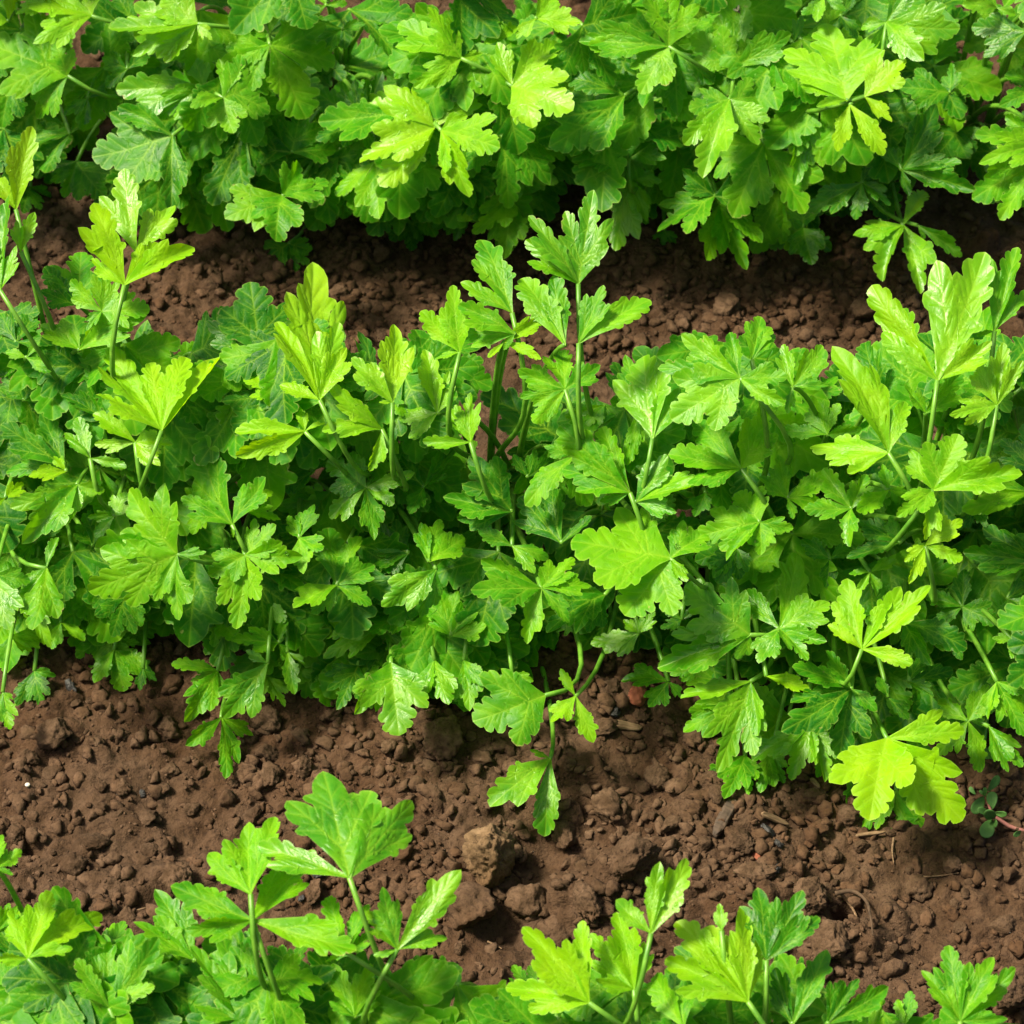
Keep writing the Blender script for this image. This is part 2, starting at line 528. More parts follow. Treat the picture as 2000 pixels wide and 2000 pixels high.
# soil bands of the picture, in photo pixels
def lerp_poly(poly, x):
    xs, ys = zip(*poly); return float(np.interp(x, xs, ys))
LOW1 = [(-600, 360), (0, 400), (200, 400), (400, 430), (700, 430), (900, 440), (1100, 440), (1300, 455), (1500, 470), (1700, 475), (1850, 350), (2000, 400), (2600, 440)]
UP2 = [(-600, 560), (0, 590), (280, 690), (400, 690), (700, 650), (900, 660), (1200, 700), (1300, 680), (1700, 640), (2000, 610), (2600, 620)]
LOW2 = [(-600, 1230), (0, 1300), (150, 1310), (350, 1250), (500, 1350), (640, 1370), (900, 1400), (1080, 1300), (1120, 1290), (1300, 1380), (1400, 1480), (1700, 1500), (2000, 1490), (2600, 1540)]
UP3 = [(-600, 1760), (0, 1800), (300, 1860), (850, 1920), (1000, 1930), (1500, 1900), (1700, 1980), (2000, 2010), (2600, 2080)]


def in_soil(px, py, m=0):
    return (lerp_poly(LOW1, px) - m < py < lerp_poly(UP2, px) + m) or (lerp_poly(LOW2, px) - m < py < lerp_poly(UP3, px) + m)

REFS = [(955, 1700, 'the largest tan clod'), (1443, 1647, 'the sandy round clod by the wood chip'), (1792, 1742, 'the smooth angular clod'),
        (1098, 1635, 'the drooping central leaf tips'), (1285, 1525, 'the dark lumpy clod'), (1235, 1685, 'the wide pale clod on the bank'),
        (1475, 1715, 'the clod streaked with charcoal'), (1655, 1795, 'the hole with roots'), (1965, 1962, 'the rough clod in the bottom right corner'),
        (520, 1410, 'the smooth pale clod by the lowest left leaf'), (865, 1450, 'the long flat pale clod'), (105, 1435, 'the flat wide clod at far left'),
        (54, 1534, 'the tiny white pebble'), (350, 1735, 'the crusted clod behind the front left leaves'), (665, 578, 'the round pale clod of the back band'),
        (1243, 1366, 'the brick red stone in shade'), (375, 1585, 'the round pale clod above the front row'), (1420, 612, 'the long flat clod of the back band'),
        (1685, 605, 'the broad clod by the tall right leaves'), (1940, 1570, 'the succulent weed'), (745, 500, 'the dusty clod by the low sprig'),
        (1135, 400, 'the tall central two-part leaf'), (690, 1540, 'the highest front row leaf'), (1255, 1700, 'the upright wedge-shaped front leaf')]
DIRS = ['right', 'lower right', 'below', 'lower left', 'left', 'upper left', 'above', 'upper right']


def clod_label(px, py, d):
    size = 'pea-sized' if d < 19 else ('small' if d < 28 else 'middling')
    for ds, rx, ry, ref in sorted((math.hypot(px - a, py - b), a, b, t) for a, b, t in REFS)[:5]:
        if ds > 420: break
        k = DIRS[int(round(math.atan2(py - ry, px - rx) / (math.pi / 4))) % 8]
        far = 'just' if ds < 95 else ('a little way' if ds < 200 else 'farther off')
        where = {'above': 'above', 'below': 'below'}.get(k, 'to the ' + k + ' of')
        lab = size + ' brown clod ' + far + ' ' + where + ' ' + ref
        if lab not in USED and len(lab.split()) <= 16:
            USED.add(lab)
            return lab
    return None


USED = set()
taken = [(a, b, c) for a, b, c, *_ in named] + [(955, 1690, 150)]
n_c, tries = 0, 0
while n_c < 250 and tries < 9000:
    tries += 1
    px, py = RND.uniform(-40, 2040), RND.uniform(330, 2000)
    if not in_soil(px, py, 10): continue
    d = 15 + 36 * RND.random() ** 2.0
    if any(math.hypot(px - a, py - b) < (c + d) * 0.5 for a, b, c in taken): continue
    lab = clod_label(px, py, d)
    if lab is None: continue
    taken.append((px, py, d))
    put_clod(RND.choice(CLOD_L if d > 22 else CLOD_M), px, py, d, lab,
             'small clods in the back soil band' if py < 800 else 'small clods on the front soil band', sink=RND.uniform(0.2, 0.40), sc=(RND.uniform(.8, 1.3), RND.uniform(.75, 1.1), RND.uniform(.7, 1)))
    n_c += 1

# crumbs nobody could count: one object
def crumbs():
    V, F = [], []
    bases = [clod_verts(1, 700 + k, 2.2, 3) * np.random.default_rng(k).uniform(0.65, 1.35, 3) for k in range(24)]
    bases2 = [clod_verts(2, 730 + k, 2.0, 7) * np.random.default_rng(k + 50).uniform(0.65, 1.3, 3) for k in range(24)]
    f1, f2 = ICO[1][1], ICO[2][1]
    nv = 0
    for k in range(75000):
        x, y = RND.uniform(FX0, FX1), RND.uniform(FY0, FY1)
        px, py = proj((x, y, 0))
        if not in_soil(px, py, 60) and RND.random() < 0.9: continue
        if not (-150 < px < 2150): continue
        clump = vnoise(np.array([[x * 16, y * 16, 3.0]]), 77)[0]
        if clump < -0.25 and RND.random() < 0.6: continue
        r = 0.0007 + 0.0036 * RND.random() ** 3.0
        v, f = (RND.choice(bases2), f2) if r > 0.0013 else (RND.choice(bases), f1)
        a = RND.uniform(0, 6.28)
        ca, sa = math.cos(a), math.sin(a)
        R = np.array([[ca, -sa, 0], [sa, ca, 0], [0, 0, 1]])
        V.append((v @ R.T) * r + np.array([x, y, gh(x, y) + r * 0.35]))
        F.append(f + nv); nv += len(v)
    return mesh_np('soil_crumbs', np.concatenate(V), np.concatenate(F), M_CRUMB, smooth=False)
tag(link('soil_crumbs', crumbs()), 'fine crumbs of brown soil scattered over the ground', 'soil crumbs', kind='stuff')

# ------------------------------------------------------------------ tubes
def tube(pts, radii, n=7, ridge=0.0):
    pts = [Vector(p) for p in pts]
    V, F = [], []
    T = [(pts[min(i + 1, len(pts) - 1)] - pts[max(i - 1, 0)]).normalized() for i in range(len(pts))]
    u = T[0].cross(Vector((0.31, 0.2, 0.93))).normalized()
    for i, p in enumerate(pts):
        u = (u - T[i] * u.dot(T[i])).normalized()
        v = T[i].cross(u)
        for k in range(n):
            a = 2 * math.pi * k / n
            r = radii[i] * (1 + ridge * (1 if k % 2 else -1))
            V.append(p + (u * math.cos(a) + v * math.sin(a)) * r)
    for i in range(len(pts) - 1):
        for k in range(n):
            F.append((i * n + k, i * n + (k + 1) % n, (i + 1) * n + (k + 1) % n, (i + 1) * n + k))
    F.append(tuple(range(n))[::-1]); F.append(tuple((len(pts) - 1) * n + k for k in range(n)))
    return V, F


def bez(a, b, c, d, t):
    s = 1 - t
    return a * (s ** 3) + b * (3 * s * s * t) + c * (3 * s * t * t) + d * (t ** 3)

# ------------------------------------------------------------------ leaflet outlines
def lobe_poly(P, Q, W, nl, nr, rnd, t0=None, s0=0.42):
    P, Q = np.array(P), np.array(Q)
    a = Q - P; n = np.array([-a[1], a[0]]) / np.linalg.norm(a)
    def side(cnt, sgn):
        ta, t1 = (t0 or rnd.uniform(0.56, 0.66)), rnd.uniform(0.82, 0.87)
        pts = [(0.0, s0 * W), (ta * 0.4, (0.45 * s0 + 0.4) * W), (ta * 0.75, 0.86 * W)]
        tips = []
        prev = pts[-1]
        for k in range(cnt):
            t = ta + (t1 - ta) * (k / max(cnt - 1, 1)) if cnt > 1 else rnd.uniform(0.56, 0.7)
            e = W * (1.12 - 0.62 * max(0, (t - 0.55) / 0.45) ** 1.3)
            tip = (t + 0.035, e * rnd.uniform(0.97, 1.1))
            for s in (0.3, 0.62, 0.88):                             # convex flank of the tooth
                q = (prev[0] + (tip[0] - prev[0]) * s, prev[1] + (tip[1] - prev[1]) * s + 0.24 * W * math.sin(math.pi * s))
                pts.append(q)
            pts.append(tip); tips.append(tip)
            notch = (t + rnd.uniform(0.03, 0.05), e * rnd.uniform(0.60, 0.75))
            pts.append(notch); prev = notch
        for s in (0.25, 0.5, 0.72, 0.88):
            q = (prev[0] + (1 - prev[0]) * s, prev[1] * (1 - s) + 0.25 * W * math.sin(math.pi * s ** 1.15))
            pts.append(q)
        return [(P + a * t + n * (sgn * o)) for t, o in pts], [(P + a * t + n * (sgn * o)) for t, o in tips], [P + a * (t - 0.26) for t, _ in tips]
    L, lt, lb = side(nl, 1); R, rt, rb = side(nr, -1)
    poly = L + [Q] + R[::-1]
    veins = [(P, Q, 1.0)] + [(b, t, 0.6) for b, t in zip(lb + rb, lt + rt)]
    return poly, veins


def inside_poly(pt, p):
    c = np.zeros(len(pt), bool)
    for i in range(len(p)):
        a, b = p[i], p[i - 1]
        den = b[1] - a[1]
        if abs(den) < 1e-12: continue
        c ^= ((a[1] > pt[:, 1]) != (b[1] > pt[:, 1])) & (pt[:, 0] < (b[0] - a[0]) * (pt[:, 1] - a[1]) / den + a[0])
    return c


def make_flat(seed, style):
    rnd = random.Random(seed)
    polys, veins = [], []
    wmain = rnd.uniform(0.155, 0.20)
    if style == 2: wmain = rnd.uniform(0.19, 0.23)          # long, shallowly lobed
    p, v = lobe_poly((0, 0.30), (rnd.uniform(-.05, .05), 1.0), wmain, rnd.choice((1, 2, 2)), rnd.choice((2, 2, 1)), rnd, rnd.uniform(0.6, 0.68), 0.5)
    polys.append(p); veins += v
    wedge = {}
    for sg in (-1, 1):
        ang = math.radians(rnd.uniform(29, 39)); ln = rnd.uniform(0.56, 0.70)
        if style == 1: ang, ln = math.radians(rnd.uniform(38, 50)), rnd.uniform(0.56, 0.68)
        if style == 2: ang, ln = math.radians(rnd.uniform(20, 27)), rnd.uniform(0.42, 0.54)
        if style == 3 and sg == 1: ang, ln = math.radians(rnd.uniform(14, 20)), rnd.uniform(0.40, 0.50)
        if style == 3 and sg == -1: ang, ln = math.radians(rnd.uniform(28, 38)), rnd.uniform(0.55, 0.66)
        W = rnd.uniform(0.12, 0.155)
        P = (0, rnd.uniform(0.20, 0.26))
        Q = (sg * math.sin(ang) * ln, P[1] + math.cos(ang) * ln)
        outer, inner = rnd.choice((1, 2, 2)), rnd.choice((1, 1, 2))
        nl, nr = (outer, inner) if sg == -1 else (inner, outer)
        p, v = lobe_poly(P, Q, W, nl, nr, rnd, None, 0.5)
        polys.append(p); veins += v
        if style == 1 and rnd.random() < 0.75:              # the side lobe is cut again
            a2 = ang + math.radians(rnd.uniform(20, 28)); l2 = ln * rnd.uniform(0.70, 0.8)
            Q2 = (sg * math.sin(a2) * l2, P[1] + math.cos(a2) * l2)
            p, v = lobe_poly((0, P[1] - 0.03), Q2, W * 0.72, 1, 1, rnd, None, 0.5)
            polys.append(p); veins += v[:1]
            wedge[sg] = np.array(Q2) * 0.62 + np.array([sg * 0.03, -0.02])
        else:
            wedge[sg] = np.array(P) * 0.45 + np.array(Q) * 0.55 + W * 0.9 * np.array([sg * math.cos(ang), -math.sin(ang)])
    A, B = wedge[1], wedge[-1]
    web = [(0, -0.02), (0.016, 0.0), (A[0] * 0.34, A[1] * 0.36), (A[0] * 0.72, A[1] * 0.72), (A[0], A[1]), (0.10, 0.50), (0, 0.56),
           (-0.10, 0.50), (B[0], B[1]), (B[0] * 0.72, B[1] * 0.72), (B[0] * 0.34, B[1] * 0.36), (-0.016, 0.0)]
    polys.append([np.array(q) for q in web])
    veins.append(((0, 0), (0, 0.26), 1.2))
    # triangulate the union with interior grid points
    pts, faces = [], []
    for p in polys:
        faces.append(list(range(len(pts), len(pts) + len(p))))
        pts += [Vector((float(q[0]), float(q[1]))) for q in p]
    allp = np.array([q[:] for q in pts])
    g = 0.027
    gx, gy = np.meshgrid(np.arange(-0.85, 0.85, g), np.arange(0.0, 1.0, g * 0.87))
    gx = gx + (np.arange(gx.shape[0]) % 2)[:, None] * g / 2
    gp = np.stack([gx.ravel(), gy.ravel()], 1)
    ins = np.zeros(len(gp), bool)
    for p in polys:
        ins |= inside_poly(gp, np.array([q[:2] for q in p]))
    gp = gp[ins]
    # mesh points along the veins and beside them, so that the veins are sharp
    vp, keepg = [], np.ones(len(gp), bool)
    segs = []
    for a, b, wgt in veins:
        a, b = np.array(a[:2], float), np.array(b[:2], float)
        segs.append((a, b, wgt))
        if wgt >= 1.0:                                   # fine side veins off the main ones
            for t in (0.22, 0.42, 0.62):
                for sg in (-1, 1):
                    d = (b - a); n_ = np.array([-d[1], d[0]]) * sg
                    c0 = a + d * (t + 0.05 * sg); e0 = c0 + (d * 0.17 + n_ * 0.13)
                    segs.append((c0, e0, 0.45))
    for a, b, wgt in segs:
        ab = b - a; L_ = np.linalg.norm(ab); m_ = max(int(L_ / 0.022), 2)
        n_ = np.array([-ab[1], ab[0]]) / L_
        for i in range(m_ + 1):
            c = a + ab * i / m_
            vp.append(c)
            if 0 < i < m_:
                vp.append(c + n_ * 0.010); vp.append(c - n_ * 0.010)
        t = np.clip(((gp - a) @ ab) / (ab @ ab), 0, 1)
        keepg &= np.linalg.norm(gp - (a + t[:, None] * ab), axis=1) > 0.017
    gp = gp[keepg]
    vp = np.array(vp); vk = np.zeros(len(vp), bool)
    for p in polys:
        vk |= inside_poly(vp, np.array([q[:2] for q in p]))
    gp = np.concatenate([gp, vp[vk]])
    pts += [Vector((float(a), float(b))) for a, b in gp]
    r = delaunay_2d_cdt(pts, [], faces, 1, 1e-5, False)
    V = np.array([v[:] for v in r[0]]); F = []
    for f in r[2]:
        for k in range(1, len(f) - 1): F.append((f[0], f[k], f[k + 1]))
    F = np.array(F)
    cen = V[F].mean(axis=1)
    keep = np.zeros(len(F), bool)
    for p in polys:
        keep |= inside_poly(cen, np.array([q[:2] for q in p]))
    F = F[keep]
    area = (V[F[:, 1], 0] - V[F[:, 0], 0]) * (V[F[:, 2], 1] - V[F[:, 0], 1]) - (V[F[:, 2], 0] - V[F[:, 0], 0]) * (V[F[:, 1], 1] - V[F[:, 0], 1])
    F[area < 0] = F[area < 0][:, ::-1]
    used = np.unique(F); remap = -np.ones(len(V), int); remap[used] = np.arange(len(used))
    V, F = V[used], remap[F]
    # distance to veins, to the rim
    dv = np.full(len(V), 9.0); dmain = np.full(len(V), 9.0)
    vein = np.zeros(len(V))
    for a, b, wgt in segs:
        ab = b - a
        t = np.clip(((V - a) @ ab) / (ab @ ab), 0, 1)
        d = np.linalg.norm(V - (a + t[:, None] * ab), axis=1)
        dv = np.minimum(dv, d)
        vein = np.maximum(vein, wgt * np.exp(-(d / (0.0045 + 0.004 * wgt)) ** 2) * (1 - 0.5 * t))
    e = np.sort(np.concatenate([F[:, [0, 1]], F[:, [1, 2]], F[:, [2, 0]]]), axis=1)
    ue, cnt = np.unique(e, axis=0, return_counts=True)
    be = ue[cnt == 1]
    rim = np.zeros(len(V)); rim[np.unique(be)] = 1
    return dict(V=V, F=F, dv=dv, vein=np.clip(vein, 0, 1), rim=rim)

FLATS = [make_flat(900 + k, k % 4) for k in range(28)]


def bent_mesh(flat, wid=1.0, fold=0.25, curl=0.3, wave=0.05, seed=0, cup=0.0, side=0.0):
    f = FLATS[flat % len(FLATS)]
    V = f['V']; x, y = V[:, 0] * wid, V[:, 1].copy()
    ax = np.sqrt(x * x + 0.0009) - 0.03
    z = ax * math.sin(fold) * 1.0
    r2 = x * x + (y - 0.3) ** 2
    z = z - cup * (x / max(wid, .3)) ** 2 * 1.4
    x = x * (1 - (1 - math.cos(fold)) * np.clip(ax / 0.1, 0, 1))
    ang = np.arctan2(V[:, 0], V[:, 1] + 0.15)
    rr = np.hypot(V[:, 0], V[:, 1])
    z = z + wave * np.sin(ang * 6.5 + seed * 1.7) * rr ** 2 + 0.5 * wave * np.sin(ang * 13 + seed * 0.9 + rr * 5) * rr ** 2
    z = z + 0.035 * vnoise(np.stack([V[:, 0] * 3.2 + seed, V[:, 1] * 3.2, np.full(len(V), seed * 1.3)], 1), 5) * np.clip(rr * 1.6, 0, 1)
    q = np.clip(f['dv'] / 0.055, 0, 1)
    z = z + 0.010 * (q * (2 - q)) + 0.001 * vnoise(np.stack([V[:, 0] * 22, V[:, 1] * 22, np.full(len(V), seed * 2.3)], 1), 9)
    # curl along the length (positive droops the tip)
    th = curl * y
    k = curl if abs(curl) > 1e-3 else 1e-3
    yy = np.sin(k * y) / k + z * np.sin(k * y) * 0.6
    zz = -(1 - np.cos(k * y)) / k + z * np.cos(k * y)
    xx = x + side * y * y
    # chord from base to tip on +Y, unit length
    tip = np.array([side * 1.0, math.sin(k) / k, -(1 - math.cos(k)) / k])
    L = np.linalg.norm(tip); t = tip / L
    up = np.array([0, -t[2], t[1]]); up /= np.linalg.norm(up)
    rt = np.cross(t, up)
    P = np.stack([xx, yy, zz], 1)
    P = np.stack([P @ rt, P @ t, P @ up], 1) / L
    me = mesh_np('leaflet', P, f['F'], M_LEAF)
    fattr(me, 'vein', f['vein']); fattr(me, 'rim', f['rim'])
    uvl = me.uv_layers.new(name='UVMap')
    uvl.data.foreach_set('uv', (V[f['F'].ravel()] + 0.0).astype(np.float32).ravel())
    return me


def leaf_matrix(base, tip, normal, roll=0.0):
    yv = tip - base; L = yv.length; yv = yv / L
    n = normal - yv * normal.dot(yv)
    if n.length < 1e-4: n = Vector((0, 0, 1)) - yv * yv.z
    n.normalize()
    if roll: n = Matrix.Rotation(roll, 3, yv) @ n
    xv = yv.cross(n)
    m = Matrix((xv, yv, n)).transposed() * L
    m = m.to_4x4(); m.translation = base
    return m

# ------------------------------------------------------------------ plants
ROWS = {0: [-330, -110, 90, 290, 480, 690, 890, 1090, 1290, 1480, 1690, 1890, 2110, 2330],
        1: [-320, -100, 110, 330, 560, 770, 980, 1190, 1390, 1590, 1790, 1990, 2210, 2420],
        2: [-280, -60, 150, 370, 570, 780, 1000, 1210, 1420, 1640, 1860, 2080, 2300]}
LABELS = {
    0: ['parsley plant beyond the left edge of the back row', 'parsley plant half cut off by the left edge of the back row',
        'back row parsley plant in the top left corner with wide smooth leaflets', 'back row parsley plant with a silvery glossy leaf, second from the left',
        'back row parsley plant whose pale leaf hangs over the dark soil left of centre', 'back row parsley plant with long bare stalks in shade, left of the yellow-green one',
        'yellow-green back row parsley plant with crowded feathery leaves near top centre', 'back row parsley plant with a bright white-green leaf right of the yellow-green one',
        'back row parsley plant with a broad three-part leaf and dull pale leaf beneath', 'back row parsley plant with dark leaves drooping to the soil right of centre',
        'back row parsley plant topped by a glowing yellow-green leaf at right', 'back row parsley plant in the top right with dark narrow leaves reaching right',
        'back row parsley plant at the right edge with pale layered leaves', 'parsley plant beyond the right edge of the back row'],
    1: ['parsley plant beyond the left edge of the middle row', 'middle row parsley plant cut off by the left edge, with tall upright leaves',
        'middle row parsley plant at left with folded upright yellow-green leaves', 'middle row parsley plant with a broad shiny leaf facing the camera, left of centre',
        'middle row parsley plant with a tall ragged yellow-green leaf standing up', 'middle row parsley plant with small upright folded leaves left of the bare gap',
        'middle row parsley plant with a tall two-part leaf standing before the back soil band', 'middle row parsley plant in the centre with a stalk drooping over the front soil',
        'middle row parsley plant with broad matt leaves right of centre', 'middle row parsley plant with yellow leaves low in front, right of centre',
        'middle row parsley plant with the largest upright leaf at right', 'middle row parsley plant at the right edge with leaves hanging over the small succulent weed',
        'parsley plant just beyond the right edge of the middle row', 'parsley plant far beyond the right edge of the middle row'],
    2: ['parsley plant beyond the left edge of the front row', 'front row parsley plant cut off by the left edge',
        'front row parsley plant in the bottom left corner with narrow yellow-green leaves', 'front row parsley plant with two pale spreading leaves, left of the tall stalks',
        'front row parsley plant whose leaf stands highest over the front soil', 'front row parsley plant with a dark two-lobed leaf beside the bare gap',
        'front row parsley plant with a glossy yellow-green leaf at bottom centre', 'front row parsley plant with a thin upright stalk carrying a wedge-shaped leaf',
        'front row parsley plant with a dark scalloped leaf behind glossy yellow ones', 'front row parsley plant barely rising into the bottom edge right of centre',
        'front row parsley plant in the bottom right with a forked pale green leaf', 'parsley plant beyond the right edge of the front row',
        'parsley plant far beyond the right edge of the front row']}
PL = []
for r, xs in ROWS.items():
    for k, px in enumerate(xs):
        p = at(px, row_line(r, px) + RND.uniform(-12, 12), 0.01)
        p.z = gh(p.x, p.y)
        e = link('parsley_plant', None); e.location = p
        e.empty_display_size = 0.02
        tag(e, LABELS[r][k], 'parsley plant', ('parsley plants of the back row', 'parsley plants of the middle row', 'parsley plants of the front row')[r])
        PL.append(dict(row=r, e=e, p=p, px=px, n=0))


def auto_h(px, py, layer, r):
    dy = row_line(r, px) - py
    h = 0.105 + (dy * 0.00019 if dy > 0 else dy * 0.00021)
    h += {5: 0.03, 4: 0.02, 3: 0.01, 2: 0.0, 1: -0.014, 0: -0.028, -1: -0.045, -2: -0.065, -3: -0.2}[layer]
    return min(max(h, 0.014 if layer > -3 else 0.008), 0.2)


POOL = {}
def pool_mesh(i):
    if i not in POOL:
        q = random.Random(i * 31 + 5)
        POOL[i] = bent_mesh(i, q.uniform(0.95, 1.3), q.uniform(-0.05, 0.45), q.uniform(0.05, 0.6), q.uniform(0.03, 0.09), i, q.uniform(-0.1, 0.2), q.uniform(-0.08, 0.08))
    return POOL[i]


def nearest_plant(r, J, spread=0.02):
    c = [q for q in PL if q['row'] == r]
    return min(c, key=lambda q: abs(q['p'].x - J.x) + RND.uniform(0, spread))


def add_stalk(plant, J, hintdir=None, r0=0.0017, r1=0.00105):
    e, P0 = plant['e'], plant['p']
    base = P0 + Vector((RND.uniform(-.010, .010), RND.uniform(-.008, .008), -0.004))
    D = (J - base); L = D.length
    P1 = base + Vector((D.x * 0.12, D.y * 0.12, max(J.z - base.z, 0.012) * 0.5))
    if hintdir is not None:
        P2 = J + hintdir * (L * 0.42)
    else:
        P2 = J + Vector((-D.x * 0.35, -D.y * 0.35, -D.z * 0.10 if D.z > 0.05 else 0.012))
    n = 12
    pts = [bez(base, P1, P2, J, t / n) - P0 for t in range(n + 1)]
    rad = [r0 + (r1 - r0) * (t / n) for t in range(n + 1)]
    V, F = tube(pts, rad, 8, 0.07)
    me = mesh_np('leaf_stalk', V, F, M_STALK)
    o = link('leaf_stalk', me, e)
    plant['n'] += 1
    return o


def add_leaflet(stalk, plant, base, tip, normal, me, roll, tone, gloss=0.2):
    o = link('leaflet', me, stalk)
    o.matrix_local = Matrix.Translation(-plant['p']) @ leaf_matrix(base, tip, normal, roll)
    o.color = (tone, gloss, 0, 1)
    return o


UPV = Vector((0, 0, 1))
def leaf_px(r, jx, jy, layer, tips, hint=None, tone=0.5, h=None, facing=0.55):
    """a compound leaf: junction and leaflet tips in photo pixels, at a height of its own"""
    jh = auto_h(jx, jy, layer, r) if h is None else h
    J = at(jx, jy, jh)
    pl = nearest_plant(r, J)
    hd = None
    if hint is not None:
        Hp = at(hint[0], hint[1], jh)
        back = -ray(jx, jy)
        d = (Hp - J)
        if d.length < 1e-4: d = Vector((0, 0, -1))
        d = d.normalized() * 0.75 + Vector((0, 0, -0.66))          # stalk runs down below the leaf ...
        # ... in the image plane it must keep the direction of the hint: cancel the drop along the view
        n2 = ray(jx, jy).cross((Hp - J)).normalized()
        d = d - n2 * d.dot(n2)
        hd = d.normalized()
    st = add_stalk(pl, J, hd)
    gl = 1.0 if RND.random() < 0.3 else RND.uniform(0.1, 0.6)
    tocam = (-ray(jx, jy)).normalized()
    base_n = (UPV * (1 - facing) + tocam * facing + Vector((RND.uniform(-.22, .22), RND.uniform(-.22, .22), 0))).normalized()
    for tp in tips:
        tx, ty = tp[0], tp[1]
        wr = tp[2] if len(tp) > 2 else 0.6
        th0 = math.atan2(ty - jy, tx - jx)
        gaps = [abs(math.remainder(math.atan2(q[1] - jy, q[0] - jx) - th0, 2 * math.pi)) for q in tips if q is not tp]
        if gaps: wr = max(min(wr, 1.05 * min(gaps) + 0.06), 0.34)
        n = (base_n + Vector((RND.uniform(-.28, .28), RND.uniform(-.28, .28), 0))).normalized()
        d = ray(tx, ty)
        T = CPOS + d * ((J - CPOS).dot(n) / d.dot(n))
        L = (T - J).length
        mx = 0.062
        if L > mx * 1.25:
            pass
        flat = RND.randrange(7) * 4 + (1 if wr > 0.64 else RND.choice((0, 0, 1, 2, 3)) if wr > 0.45 else RND.choice((2, 3, 0)))
        if flat % 4 == 1 and wr <= 0.64: wr *= 0.8
        # natural width of an outline is about 0.95 of its length
        wid = min(max(wr / 0.66, 0.55), 1.4)
        fold = RND.uniform(0.05, 0.4)
        roll = RND.uniform(-0.35, 0.35)
        if wr < 0.45:
            fold = RND.uniform(0.3, 0.65); wid = min(wid / max(math.cos(fold), 0.5), 0.95)
            roll = RND.uniform(-0.35, 0.35)
        wv = RND.uniform(0.03, 0.085)
        if wr > 0.75: fold *= 0.4; wv = 0.025
        me = bent_mesh(flat, wid, fold, RND.uniform(-0.1, 0.75), wv, RND.randrange(1000), RND.uniform(-0.1, 0.3), RND.uniform(-0.1, 0.1))
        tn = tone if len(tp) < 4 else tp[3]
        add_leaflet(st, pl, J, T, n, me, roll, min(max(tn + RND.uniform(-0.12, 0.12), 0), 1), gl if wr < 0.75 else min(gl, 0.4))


# leaves read off the photograph; Z = (origin x, origin y) of a view enlarged 1.932 times
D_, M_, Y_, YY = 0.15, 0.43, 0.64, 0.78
LEAVES = []
def Z(ox, oy, r, items):
    s = 1.932
    for it in items:
        jx, jy, ly, tips = it[:4]
        tn = it[4] if len(it) > 4 else M_
        hint = it[5] if len(it) > 5 else None
        T = [(ox + t[0] / s, oy + t[1] / s, *t[2:]) for t in tips]
        if hint: hint = (ox + hint[0] / s, oy + hint[1] / s)
        LEAVES.append((r, ox + jx / s, oy + jy / s, ly, T, tn, hint))

